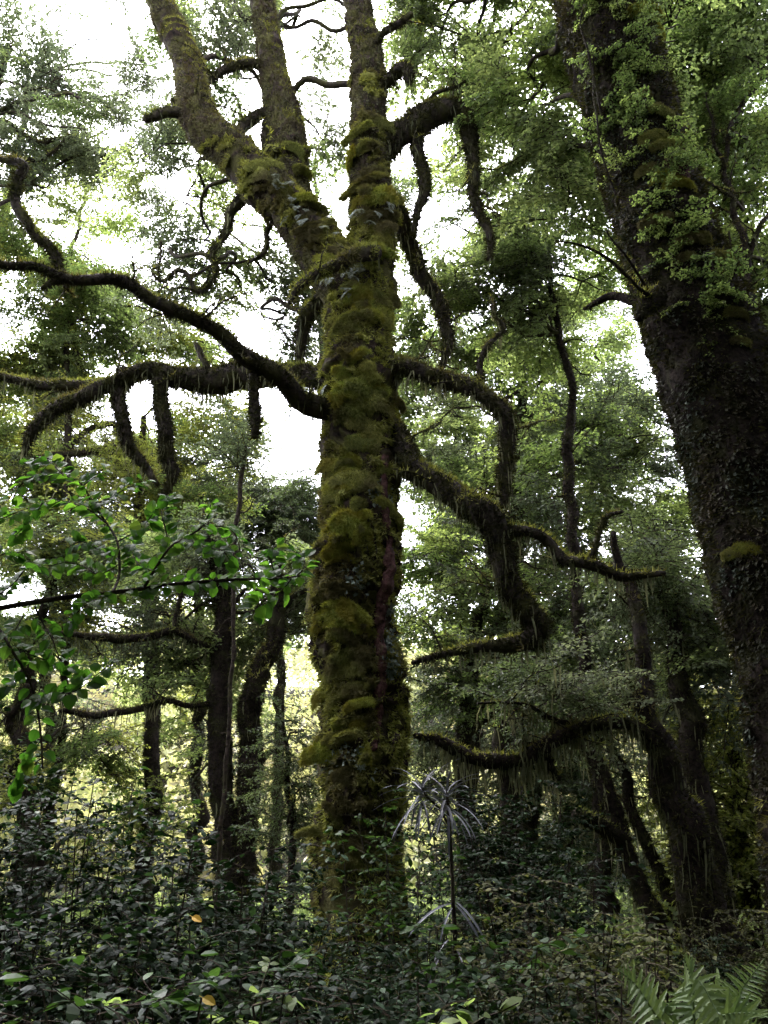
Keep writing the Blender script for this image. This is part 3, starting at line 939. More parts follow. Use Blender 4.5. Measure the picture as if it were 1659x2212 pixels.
# ================================================================== 2. the big leaning tree on the right
rp = path_px([(1866, 2212, 7, 330), (1836, 2000, 7, 300), (1806, 1800, 7, 285), (1775, 1600, 7, 275), (1728, 1400, 7, 258), (1662, 1200, 7, 258), (1608, 1000, 7, 245), (1550, 820, 7, 232), (1480, 620, 7, 212), (1415, 420, 7, 188), (1352, 200, 7, 182), (1300, 0, 7, 178), (1255, -200, 7, 160)])
rp = to_ground(rp, 1.25)
rb = (rp[0, 0], rp[0, 1], float(ground_z(rp[0, 0], rp[0, 1])))
right = thing('leaning_tree', 'massive dark leaning trunk at the right edge, crusted with liverwort and leafy sprigs', 'tree', rb)
RB = np.array(rb)
_, rv, rq = limb(right, 'trunk', rp, M_DARK, M_MOSS_DARK, 1700, 0.06, 0.016, sides=72, step=0.04, seed=91, wob=0.05, bump=0.13, freq=3.0, shelf=0.05, lobes=0.03, down=0.6)
bvh_r = BVHTree.FromPolygons(rv.tolist(), rq.tolist())
g = np.random.default_rng(17)
p, nn, _ = sample_quads(rv, rq, 46000, g)
msk = (0.6 * fbm(p * 1.3, 33, 2) + 0.4 * vnoise(p * 5, 34) > 0.50) & (p[:, 1] < 7.3)
p, nn = p[msk], nn[msk]
v, q = diamonds(p, nn * 0.7 + g.normal(0, 0.5, p.shape) + [0, 0, -0.5], nn + g.normal(0, 0.4, p.shape) + [0, 0, 0.5], g.uniform(0.025, 0.06, len(p)), g.uniform(0.015, 0.035, len(p)))
put('liverwort', build('liverwort', v - RB, [(q, 0)], [M_SCALE], False), right, 'stuff')
# bare bark window and moss pads
bp_ = []
for px, py in [(1487, 318), (1480, 345), (1474, 372), (1482, 400)]:
    c, n_ = on_surface(bvh_r, px - 12, py)
    if c is not None:
        bp_.append([*(c - n_ * 0.10), 0.16 if 330 < py < 390 else 0.12])
if len(bp_) > 2:
    v, q, t = sweep(np.array(bp_), 18, 0.02, 0.08, 18, 0.0, 78)
    put('bare_bark', build('bare_bark', v - RB, [(q, 0), (t, 0)], [M_RED]), right)
for px, py, w, br in [(1390, 30, 90, 1), (1415, 60, 60, 1), (1440, 315, 80, 0), (1410, 300, 70, 0), (1465, 400, 80, 1), (1440, 385, 76, 1), (1400, 370, 66, 0), (1430, 245, 70, 0), (1380, 210, 60, 0), (1420, 480, 90, 0), (1500, 520, 90, 0), (1560, 560, 80, 0),
                      (1590, 680, 70, 0), (1600, 740, 60, 0), (1610, 1190, 80, 1), (1580, 1200, 60, 0), (1480, 560, 60, 0), (1370, 640, 60, 0), (1385, 690, 50, 0)]:
    c, n_ = on_surface(bvh_r, px, py)
    if c is None:
        continue
    k = w * 0.36 / FPX * np.linalg.norm(c - CAM)
    n_ = nrm(n_ * [1, 1, 0.3])
    mt = np.eye(4)
    mt[:3, 0], mt[:3, 1], mt[:3, 2], mt[:3, 3] = nrm(np.cross(n_, [0, 0, 1.0])) * k, n_ * k * 0.6, np.array([g.normal(0, 0.3), 0, 1.0]) * k, c - RB
    put('moss_cushion', (CUSHB if br else CUSH)[int(g.integers(3))], right, None, Matrix(mt.tolist()))
# leafy sprigs growing on the bark
for k in range(38):
    py = g.choice([g.uniform(0, 280), g.uniform(120, 300), g.uniform(300, 700)])
    cx_ = np.interp(py, [0, 200, 420, 620, 820], [1300, 1352, 1415, 1480, 1550])
    px = cx_ + g.uniform(-60, 85)
    c, n_ = on_surface(bvh_r, px, py)
    if c is None:
        continue
    d = nrm(n_ + g.normal(0, 0.5, 3) + [0, 0, 0.1])
    put('leafy_sprig', SPRAY['near'][int(g.integers(3))], right, None, frame(d, [0, 0, 1.0], c - RB, g.uniform(0.4, 0.75)))
for pts in ([(1300, 250, 6.5, 5), (1270, 130, 6.4, 5), (1255, 60, 6.4, 4), (1262, 10, 6.4, 3)], [(1330, 420, 6.5, 5), (1290, 300, 6.4, 4), (1285, 180, 6.4, 4), (1282, 120, 6.4, 3)],
            [(1405, 640, 6.4, 10), (1365, 610, 6.2, 8), (1310, 560, 6.0, 7), (1250, 530, 5.9, 5), (1200, 520, 5.8, 3)], [(1400, 625, 6.4, 7), (1350, 560, 6.2, 6), (1310, 500, 6.1, 4)],
            [(1395, 655, 6.4, 26), (1330, 645, 6.6, 20), (1290, 655, 6.7, 14), (1262, 668, 6.8, 8)], [(1420, 640, 6.6, 50), (1388, 668, 6.45, 36), (1378, 690, 6.4, 16)]):
    limb(right, 'branch', path_px(pts), M_DARK, M_MOSS_DARK, 3000, 0.05, 0.012, seed=int(pts[0][0]), wob=0.06)
rt = rp[(rp[:, 2] > 5)]
crown(right, rt, [(930, 50, 10, 90, 70, 13), (1040, 50, 10.5, 100, 80, 15), (1140, 60, 9.5, 90, 80, 9), (1060, 160, 10.5, 90, 60, 6), (1160, 190, 9.5, 80, 80, 8), (1200, 310, 9.5, 90, 70, 13), (1110, 330, 10.5, 70, 60, 8), (1250, 30, 8.5, 60, 50, 6),
                  (1230, 420, 10, 80, 60, 9), (1460, 40, 8, 70, 60, 8), (960, 130, 10.5, 60, 40, 5)], ['green', 'green', 'bright'], 32, 0.95, mult=0.5, spread=1.4)

# ================================================================== 3. other forest trees
CROWD = 'trees standing behind the two large trunks'


def forest_tree(label, trunk_pts, blobs, kinds, seed, extra=(), bark=None, name='forest_tree', scale=1.0, fuzz=1300, hang=0, group=CROWD, ground=True, flen=0.055, wob=0.14, bump=0.28, mult=1.0, spread=1.0):
    tr = path_px(trunk_pts)
    if ground:
        tr = to_ground(tr, 1.35)
    b = (tr[0, 0], tr[0, 1], float(ground_z(tr[0, 0], tr[0, 1])))
    o = thing(name, label, 'tree', b, group)
    limb(o, 'trunk', tr, bark or M_DARK, M_MOSS_DARK, fuzz, flen, 0.018, seed=seed, wob=wob, bump=bump, hang=hang, hlen=(0.15, 0.5), twigs=1.2)
    for k, (e, h) in enumerate(extra):
        limb(o, 'branch', path_px(e), M_DARK, M_MOSS_DARK, 2200, 0.06, 0.016, seed=seed + 7 + k, wob=0.12, bump=0.2, freq=9, hang=h, hlen=(0.1, 0.5), twigs=3.0)
    if blobs:
        crown(o, tr, blobs, kinds, seed + 70, scale, mult=mult, spread=spread)
    return o


twin = forest_tree('pair of upright dark stems from one base, left of the mossy trunk',
                   [(505, 1990, 14, 84), (495, 1880, 14, 62), (484, 1780, 14, 54), (478, 1650, 14, 50), (474, 1520, 14, 46), (478, 1420, 14, 42), (482, 1320, 14, 40), (472, 1230, 14, 34), (455, 1160, 14, 22), (440, 1090, 14.2, 12)],
                   [(560, 1250, 14.5, 90, 60, 6), (620, 1330, 14.5, 50, 60, 4), (420, 1180, 14.5, 80, 50, 4), (340, 1330, 14.6, 130, 50, 6), (420, 1440, 15, 70, 40, 3), (600, 1230, 15, 50, 50, 3)], ['grey', 'green'], 41,
                   extra=[([(515, 1960, 14, 58), (530, 1850, 14, 50), (535, 1720, 14, 48), (540, 1600, 14, 48), (548, 1500, 14, 46), (568, 1440, 14, 42), (595, 1390, 14, 36), (602, 1320, 14, 32), (595, 1250, 14, 24), (600, 1180, 14, 16)], 10),
                          ([(475, 1405, 14, 16), (425, 1388, 13.8, 16), (380, 1360, 13.6, 17), (315, 1376, 13.5, 19), (235, 1383, 13.4, 19), (160, 1374, 13.3, 13), (100, 1360, 13.3, 8)], 50),
                          ([(470, 1525, 14, 12), (400, 1518, 13.8, 12), (310, 1530, 13.6, 15), (265, 1541, 13.5, 17), (190, 1546, 13.4, 15), (130, 1534, 13.3, 12)], 30),
                          ([(380, 1362, 13.6, 13), (384, 1320, 13.6, 11), (396, 1270, 13.6, 9), (404, 1230, 13.6, 5)], 8),
                          ([(485, 1330, 14, 12), (512, 1290, 14, 10), (535, 1270, 14, 6)], 3),
                          ([(600, 1330, 14, 16), (628, 1290, 14, 15), (660, 1275, 14, 12)], 3),
                          ([(552, 1690, 14, 14), (572, 1640, 14, 13), (610, 1615, 14.2, 7)], 4)],
                   name='twin_stemmed_tree', group=None, hang=20, wob=0.06)

forest_tree('slim pole-like sapling rising into the sky gap left of the mossy trunk', [(503, 1420, 12.5, 9), (505, 1240, 12.5, 9), (516, 1080, 12.5, 10), (528, 980, 12.5, 8), (536, 935, 12.5, 4)],
            [(515, 1010, 12.5, 25, 30, 1)], ['grey'], 42, name='sapling', bark=M_TWIG, fuzz=300, wob=0.05)
forest_tree('dark dense tree top standing against the sky gap left of the mossy trunk', [(600, 1700, 23, 22), (605, 1400, 23, 18), (600, 1180, 23, 12), (600, 1050, 23, 6)],
            [(605, 1060, 23, 60, 45, 13), (580, 1110, 23, 90, 45, 16), (640, 1130, 23, 50, 45, 10), (560, 1170, 23, 110, 40, 14), (550, 1060, 23.5, 40, 30, 4)], ['dark'], 43, scale=1.15)
forest_tree('bright green tree at left behind the long bent branch, thin pale trunk', [(140, 1500, 18, 16), (150, 1000, 18, 14), (140, 700, 18, 11), (150, 575, 18, 9), (175, 450, 18, 7), (185, 370, 18, 4)],
            [(110, 500, 18, 130, 90, 20), (210, 560, 18, 70, 60, 8), (70, 650, 18, 110, 70, 18), (200, 690, 18, 120, 60, 18), (60, 760, 18, 100, 60, 14), (330, 720, 18, 70, 50, 8), (440, 740, 18.5, 70, 50, 8), (170, 770, 18, 100, 50, 10)], ['bright', 'green', 'yellow'], 44, scale=1.1, mult=0.66)
forest_tree('thin grey leaved tree at the upper left corner, much sky showing through', [(-90, 900, 15, 40), (-70, 500, 15, 34), (-30, 250, 15, 24), (20, 100, 15, 14)],
            [(50, 110, 15, 80, 80, 11), (140, 160, 15, 60, 70, 7), (50, 250, 15, 90, 70, 11), (190, 290, 15, 100, 60, 11), (280, 320, 15, 80, 40, 6), (40, 330, 15.5, 70, 50, 5), (120, 380, 15.5, 80, 50, 6), (330, 250, 15, 40, 40, 2), (190, 200, 15, 50, 40, 3)], ['grey', 'grey', 'green'], 45, scale=0.95, mult=0.46,
            extra=[([(-30, 250, 15, 12), (40, 280, 14.8, 9), (90, 310, 14.7, 8), (120, 300, 14.6, 7), (170, 295, 14.6, 5)], 0), ([(30, 340, 14.7, 9), (90, 345, 14.6, 8), (130, 310, 14.6, 7), (150, 290, 14.6, 4)], 0)])
forest_tree('yellowish tree with arching mossy limbs behind the hanging branch stubs', [(330, 1700, 19, 34), (320, 1300, 19, 28), (300, 1050, 19, 20), (310, 900, 19, 10)],
            [(440, 890, 19, 90, 40, 6), (330, 960, 19, 90, 40, 5), (130, 930, 19, 130, 50, 10), (480, 990, 19, 60, 40, 4), (260, 1060, 19, 160, 40, 8), (420, 1080, 19, 90, 50, 6), (60, 1060, 19, 80, 60, 6)], ['yellow', 'yellow', 'grey', 'bright'], 46, mult=1.2,
            extra=[([(300, 1020, 19, 16), (265, 965, 18.5, 15), (150, 985, 18, 15), (80, 990, 18, 13), (20, 998, 18, 9)], 60), ([(265, 965, 18.5, 12), (245, 918, 18.4, 12), (190, 932, 18.3, 13), (150, 968, 18.2, 10)], 30)])
forest_tree('low spreading tree lit pale yellow green at left, below the broad leaved bough', [(60, 1900, 17, 44), (50, 1600, 17, 36), (70, 1400, 17, 26), (120, 1250, 17, 14)],
            [(80, 1180, 17, 90, 60, 7), (260, 1210, 17, 130, 50, 9), (90, 1330, 17.5, 100, 60, 6), (50, 1480, 17.5, 60, 60, 4), (240, 1610, 18, 110, 35, 4), (100, 1640, 17.5, 80, 50, 4), (250, 1760, 19, 80, 30, 3)], ['yellow', 'bright', 'grey'], 47, scale=1.1, wob=0.35,
            extra=[([(50, 1600, 17, 22), (20, 1560, 16.8, 20), (45, 1510, 16.6, 18), (60, 1480, 16.6, 12)], 6)])
forest_tree('pale green tree far behind the hanging stubs, its crown just under the sky gap',
            [(430, 1750, 24, 26), (420, 1400, 24, 20), (430, 1150, 24, 12), (440, 1000, 24, 6)],
            [(440, 1010, 24, 110, 50, 10), (330, 1100, 24, 120, 60, 12), (500, 1130, 24, 110, 60, 12), (420, 1220, 24, 140, 60, 13), (280, 1240, 24, 110, 50, 6), (560, 1330, 24, 80, 50, 4), (300, 1440, 24, 130, 60, 5), (480, 1560, 24, 110, 60, 4)],
            ['yellow', 'lace', 'bright', 'grey'], 61, scale=1.3, wob=0.5)
forest_tree('wide pale tree far behind at the left edge of the clearing',
            [(100, 1750, 25, 26), (110, 1400, 25, 20), (100, 1150, 25, 12), (90, 980, 25, 6)],
            [(60, 900, 25, 110, 50, 10), (190, 960, 25, 110, 50, 10), (60, 1030, 25, 110, 60, 11), (180, 1100, 25, 120, 60, 12), (70, 1180, 25, 120, 60, 11), (190, 1260, 25, 120, 50, 6), (50, 1340, 25, 100, 50, 5), (150, 1480, 25, 130, 60, 4), (60, 1600, 25, 90, 50, 3)],
            ['yellow', 'lace', 'bright', 'green'], 62, scale=1.3, wob=0.5)
forest_tree('misty green tree far behind between the S shaped branch and the leaning trunk',
            [(1280, 1800, 26, 30), (1290, 1400, 26, 24), (1280, 1150, 26, 14), (1270, 950, 26, 6)],
            [(1240, 960, 26, 120, 60, 9), (1400, 1050, 26, 100, 70, 9), (1280, 1120, 26, 130, 70, 12), (1440, 1220, 26, 90, 70, 8), (1300, 1280, 26, 140, 60, 12), (1100, 1180, 26, 120, 60, 9), (960, 1250, 26, 100, 60, 8), (1080, 1340, 26, 130, 60, 10), (1460, 1400, 26, 80, 60, 5), (1000, 1440, 26, 110, 50, 7)],
            ['green', 'bright', 'grey'], 63, scale=1.25, mult=0.8, spread=1.15)
forest_tree('feathery dark shrubby tree in the gap right beside the twin stems', [(625, 1950, 11, 18), (630, 1750, 11, 14), (620, 1600, 11, 9), (610, 1480, 11, 5)],
            [(640, 1580, 11, 25, 40, 2), (632, 1690, 11, 30, 40, 4), (620, 1780, 11, 40, 30, 3)], ['dark'], 48, scale=0.55)
forest_tree('leafy tree filling the space between the forked limb and the leaning trunk', [(1265, 1420, 13, 28), (1240, 1200, 13, 24), (1226, 980, 13, 22), (1240, 860, 13, 17), (1205, 720, 13, 14), (1190, 600, 13, 10), (1170, 480, 13, 6)],
            [(945, 500, 13, 70, 70, 9), (1080, 440, 13, 90, 50, 10), (1110, 520, 13, 100, 70, 15), (1220, 500, 13, 80, 80, 13), (1000, 620, 13, 90, 80, 15), (1130, 640, 13, 110, 80, 19), (1270, 610, 13, 80, 70, 12), (930, 690, 13.5, 60, 50, 6), (960, 420, 13.5, 60, 40, 4)], ['bright', 'green', 'green', 'grey'], 49, scale=1.0, mult=0.42, spread=1.5)
forest_tree('dense mid green tree behind the bent right hand branch of the mossy tree', [(1100, 1800, 17, 50), (1095, 1440, 17, 44), (1120, 1100, 17, 34), (1130, 900, 17, 22), (1120, 760, 17, 10)],
            [(930, 770, 17, 70, 60, 9), (1040, 770, 17, 100, 60, 13), (1180, 760, 17, 100, 70, 15), (1300, 900, 17, 100, 60, 13), (1160, 890, 17, 110, 70, 16), (960, 900, 17, 80, 60, 9), (1010, 1000, 17, 90, 60, 10), (1190, 1030, 17, 110, 70, 15), (1340, 1010, 17, 90, 60, 10), (1410, 940, 17, 50, 60, 5), (1400, 1110, 17, 70, 60, 7), (950, 1080, 17, 60, 50, 5)],
            ['green', 'green', 'bright', 'grey'], 50, scale=1.1, mult=0.52, spread=1.25,
            extra=[([(1120, 1100, 16.8, 14), (1180, 1010, 16.6, 12), (1230, 960, 16.5, 11), (1280, 900, 16.4, 8), (1310, 860, 16.4, 5)], 6), ([(1130, 900, 16.8, 12), (1080, 880, 16.4, 11), (1150, 830, 16.2, 8), (1230, 820, 16.2, 5)], 4)])
forest_tree('shaded tree with drooping lichen under the thick S shaped branch', [(1010, 1850, 15, 40), (1000, 1600, 15, 34), (1020, 1400, 15, 28), (1060, 1200, 15, 18), (1090, 1080, 15, 8)],
            [(950, 1180, 15, 70, 60, 8), (1010, 1290, 15, 90, 50, 9), (1240, 1130, 15, 90, 50, 9), (1230, 1300, 15, 90, 60, 10), (1350, 1300, 15, 80, 50, 8), (1000, 1460, 15, 100, 40, 9), (1150, 1440, 15, 110, 50, 12), (1290, 1420, 15, 100, 60, 12), (1410, 1400, 15, 60, 60, 6), (940, 1380, 15, 60, 50, 4), (1110, 1060, 15.5, 70, 50, 6), (1180, 1230, 15.5, 60, 50, 5)],
            ['green', 'bright', 'dark', 'grey'], 51, scale=1.1, hang=60, mult=0.6)
forest_tree('leafy tree at the top right corner with a thin dark forking stem', [(1600, 1100, 9.5, 24), (1592, 855, 9.5, 20), (1604, 740, 9.5, 18), (1618, 555, 9.5, 16), (1582, 425, 9.5, 13), (1567, 362, 9.5, 12), (1578, 285, 9.5, 11), (1610, 215, 9.5, 10), (1665, 155, 9.5, 7)],
            [(1500, 50, 10, 80, 60, 10), (1600, 70, 10, 70, 70, 9), (1500, 170, 10, 70, 60, 8), (1600, 210, 10.5, 70, 70, 7), (1560, 310, 10.5, 70, 60, 7), (1630, 370, 10.5, 50, 60, 5), (1620, 500, 10.5, 60, 60, 6), (1540, 470, 10.5, 40, 50, 3), (1620, 640, 10.5, 60, 70, 7), (1640, 800, 10.5, 40, 60, 4)], ['bright', 'green'], 52,
            extra=[([(1618, 555, 9.5, 12), (1640, 500, 9.4, 10), (1670, 430, 9.4, 7)], 3), ([(1567, 362, 9.5, 9), (1545, 300, 9.4, 7), (1530, 240, 9.4, 5), (1525, 200, 9.4, 3)], 0), ([(1582, 425, 9.5, 8), (1540, 400, 9.3, 6), (1480, 370, 9, 5), (1440, 340, 8.8, 4)], 0), ([(1604, 740, 9.5, 10), (1590, 640, 9.4, 8), (1578, 560, 9.4, 6), (1575, 500, 9.4, 4)], 0)])
forest_tree('dark thick tree whose low limb arches leftward over the lancewood', [(1560, 2080, 9.5, 124), (1520, 1990, 9.5, 104), (1484, 1850, 9.5, 86), (1458, 1740, 9.5, 76), (1436, 1660, 9.5, 64), (1408, 1560, 9.5, 46), (1388, 1460, 9.6, 36), (1366, 1350, 9.8, 30), (1345, 1240, 10, 22), (1325, 1150, 10, 12)],
            [(1330, 1230, 11, 60, 50, 3), (1200, 1500, 10, 110, 30, 5)], ['dark', 'grey'], 53, hang=140,
            extra=[([(1430, 1640, 9.5, 44), (1402, 1580, 9.4, 36), (1352, 1556, 9.3, 30), (1300, 1556, 9.2, 28), (1255, 1566, 9.2, 30), (1182, 1610, 9.1, 34), (1110, 1637, 9.1, 36), (1040, 1628, 9.1, 30), (980, 1610, 9.1, 26), (895, 1588, 9.1, 12)], 150),
                   ([(1255, 1566, 9.2, 14), (1190, 1552, 9.2, 10), (1130, 1525, 9.2, 8), (1030, 1520, 9.2, 5)], 30),
                   ([(1170, 1622, 9.1, 24), (1190, 1660, 9.2, 22), (1206, 1685, 9.2, 14)], 12)])
forest_tree('straight dark stem just right of the arching limb tree, among thin leaves', [(1560, 1990, 11.5, 90), (1532, 1880, 11.5, 76), (1508, 1720, 11.5, 58), (1494, 1600, 11.5, 52), (1478, 1510, 11.5, 44), (1455, 1420, 11.5, 38), (1440, 1330, 11.5, 34), (1422, 1250, 11.5, 26), (1412, 1170, 11.5, 16)],
            [(1480, 1250, 12, 50, 50, 4), (1430, 1180, 12, 60, 50, 4), (1560, 1400, 12, 50, 50, 3), (1500, 1330, 12, 40, 40, 2)], ['green', 'grey'], 54, hang=90,
            extra=[([(1445, 1345, 11.5, 15), (1460, 1290, 11.4, 12), (1510, 1245, 11.2, 8)], 4)])
forest_tree('leaning dark stem with a blunt broken side stub pointing left', [(1432, 2060, 12, 46), (1395, 1950, 12, 43), (1370, 1875, 12, 41), (1340, 1795, 12, 38), (1318, 1715, 12, 37), (1290, 1650, 12, 38), (1262, 1600, 12, 26), (1235, 1540, 12, 16)],
            [(1250, 1480, 12.5, 60, 40, 3)], ['dark'], 55, hang=30,
            extra=[([(1352, 1815, 12, 34), (1296, 1786, 11.9, 34), (1243, 1758, 11.8, 30)], 10)])
forest_tree('slim leaning stem between the stubbed stem and the thick arching tree', [(1450, 1950, 13, 29), (1405, 1835, 13, 27), (1374, 1755, 13, 25), (1360, 1690, 13, 24), (1332, 1630, 13, 18), (1310, 1570, 13, 10)], [(1330, 1540, 13.5, 50, 40, 3)], ['grey'], 56, hang=20)
forest_tree('pale yellow green small tree draped in lichen at the lower right edge', [(1640, 2050, 13, 30), (1625, 1900, 13, 26), (1600, 1750, 13, 18), (1590, 1600, 13, 10)],
            [(1570, 1520, 13, 40, 60, 4), (1580, 1660, 13, 50, 60, 6), (1590, 1790, 13, 50, 60, 6), (1640, 1900, 13, 40, 60, 5), (1550, 1900, 13, 40, 60, 3)], ['yellow'], 57, hang=80,
            extra=[([(1620, 1880, 13, 18), (1570, 1830, 12.8, 16), (1540, 1800, 12.7, 10)], 30)])
forest_tree('dim tree deep between the arching limb and the mossy trunk', [(1130, 1900, 20, 36), (1150, 1700, 20, 32), (1130, 1550, 20, 24), (1110, 1420, 20, 12)],
            [(1000, 1560, 20, 70, 40, 6), (1120, 1560, 20, 90, 40, 8), (1230, 1660, 20, 80, 50, 7), (1060, 1720, 20, 70, 40, 5), (1330, 1620, 20, 60, 50, 5), (1480, 1650, 20, 50, 60, 4), (950, 1700, 21, 60, 40, 4), (1180, 1780, 21, 90, 40, 6), (1330, 1760, 21, 60, 50, 5), (1400, 1860, 21, 70, 40, 5), (1250, 1880, 21, 80, 40, 5)], ['dark', 'grey'], 58, scale=1.2,
            extra=[([(1000, 1900, 19, 28), (1010, 1740, 19, 26), (1030, 1600, 19, 22), (1040, 1480, 19, 14)], 20)])

forest_tree('faint lacy tree far behind the forked limbs, seen only as thin twigs on the sky',
            [(720, 1800, 24, 24), (715, 1300, 24, 22), (700, 900, 24, 18), (690, 600, 24, 12), (680, 350, 24, 6)],
            [(690, 120, 24, 90, 120, 5), (720, 330, 24, 70, 90, 5), (560, 560, 24, 110, 70, 5), (460, 430, 24, 100, 80, 5), (640, 740, 24, 70, 60, 4), (880, 380, 24, 80, 80, 5), (950, 310, 24, 70, 60, 4), (300, 470, 24, 110, 80, 5), (880, 200, 24, 50, 80, 3)],
            ['lace'], 64, scale=1.3)
forest_tree('faint lacy tree far behind the upper left corner, thin twigs on white sky',
            [(-60, 1300, 22, 24), (-40, 800, 22, 20), (20, 400, 22, 14), (80, 150, 22, 8)],
            [(90, 60, 22, 110, 80, 5), (250, 90, 22, 100, 100, 6), (290, 260, 22, 90, 80, 5), (120, 330, 22, 110, 80, 5), (400, 330, 22, 80, 70, 4), (430, 60, 22, 80, 80, 4), (330, 180, 22, 70, 70, 3)],
            ['lace', 'lace', 'grey'], 65, scale=1.2)
forest_tree('light green tree far behind the elbow of the bent right hand branch',
            [(1010, 1800, 23, 28), (1000, 1400, 23, 22), (990, 1100, 23, 14), (980, 850, 23, 8)],
            [(930, 850, 23, 70, 60, 6), (1000, 900, 23, 90, 60, 8), (920, 1000, 23, 60, 60, 6), (1010, 1040, 23, 90, 60, 8), (1100, 960, 23, 80, 60, 6), (950, 1120, 23, 80, 60, 6), (1230, 700, 23, 90, 60, 6), (1320, 620, 23, 70, 60, 5), (1400, 850, 23, 50, 50, 4), (1290, 830, 23, 80, 60, 6)],
            ['bright', 'green', 'lace'], 66, scale=1.3)

forest_tree('tall green tree behind the leaning trunk, just showing at the right frame edge',
            [(1900, 1900, 17, 40), (1880, 1400, 17, 34), (1860, 900, 17, 26), (1840, 500, 17, 14)],
            [(1690, 880, 17, 90, 90, 7), (1800, 700, 17, 120, 100, 8), (1950, 850, 17, 120, 110, 8), (1820, 1050, 17, 120, 100, 8), (2000, 1150, 17, 130, 110, 8), (1850, 1350, 17, 130, 100, 8), (2050, 1450, 17, 130, 100, 7), (1900, 1600, 17, 140, 90, 8), (1780, 450, 17, 90, 90, 5)],
            ['green', 'bright'], 67, scale=1.3)
forest_tree('tall pale tree just showing at the left frame edge behind the long bent branch',
            [(-260, 1900, 19, 40), (-240, 1400, 19, 34), (-220, 900, 19, 24), (-200, 500, 19, 12)],
            [(-40, 760, 19, 90, 80, 6), (-180, 700, 19, 120, 100, 8), (-330, 850, 19, 120, 110, 8), (-120, 1000, 19, 120, 90, 8), (-320, 1150, 19, 130, 110, 8), (-100, 1280, 19, 120, 90, 7), (-280, 1450, 19, 130, 100, 7), (-120, 1600, 19, 140, 90, 7)],
            ['bright', 'grey', 'yellow'], 68, scale=1.3)

# ================================================================== 4. broad leaved bough reaching in from the left
def make_broad(name, seed, m_, L=0.052, W=0.042, teeth=True):
    g = np.random.default_rng(seed)
    rows = 7
    t = np.linspace(0, 1, rows)
    w = W * 0.5 * np.sin(np.clip(t, 0, 1) ** 0.8 * math.pi) ** 0.65
    w[0], w[-1] = 0.0012, 0.001
    if teeth:
        w = w * (1 + 0.10 * (np.arange(rows) % 2) - 0.03)
    curl = g.uniform(0.05, 0.35)
    x = t * L
    z = -curl * L * t ** 2
    V = []
    for k in range(rows):
        V += [[x[k], -w[k], z[k] + 0.25 * w[k]], [x[k], 0, z[k]], [x[k] + 0.0008, w[k], z[k] + 0.25 * w[k]]]
    V = np.array(V)
    stalk = np.array([[-0.012, -0.0012, 0.001], [-0.012, 0.0012, 0.001]])
    q = []
    for k in range(rows - 1):
        for j in (0, 1):
            a = 3 * k + j
            q.append([a, a + 1, a + 4, a + 3])
    n = len(V)
    return build(name, np.vstack([V, stalk]), [(np.array(q), 0), (np.array([[n, n + 1, 2, 0]]), 0)], [m_], False)


BROAD = [make_broad('leaf', 80 + k, M_BROAD, L, W) for k, (L, W) in enumerate([(0.052, 0.046), (0.058, 0.044), (0.046, 0.042), (0.05, 0.038)])]
BROADY = make_broad('leaf', 88, M_YEL, 0.045, 0.03)
YB = 3.0
bb = P(-330, 1420, YB + .2)[0]
bough_root = (bb[0], bb[1], float(ground_z(bb[0], bb[1])))
bough = thing('broadleaf_bush', 'broad leaved bush on a thin bough from the left, fresh green rounded leaves', 'bush', bough_root)
BB = np.array(bough_root)
stem_path = np.array([[bb[0], bb[1], bough_root[2] - 0.1, 0.03], [bb[0] + 0.05, bb[1], 0.8, 0.026], [bb[0], bb[1], 1.5, 0.02], [bb[0] + 0.05, bb[1] + 0.05, 2.2, 0.012], [bb[0] + 0.1, bb[1], 3.0, 0.006]])
limb(bough, 'stem', stem_path, M_TWIG, M_MOSS_DARK, 1500, 0.015, 0.004, seed=5, wob=0.03, step=0.03)
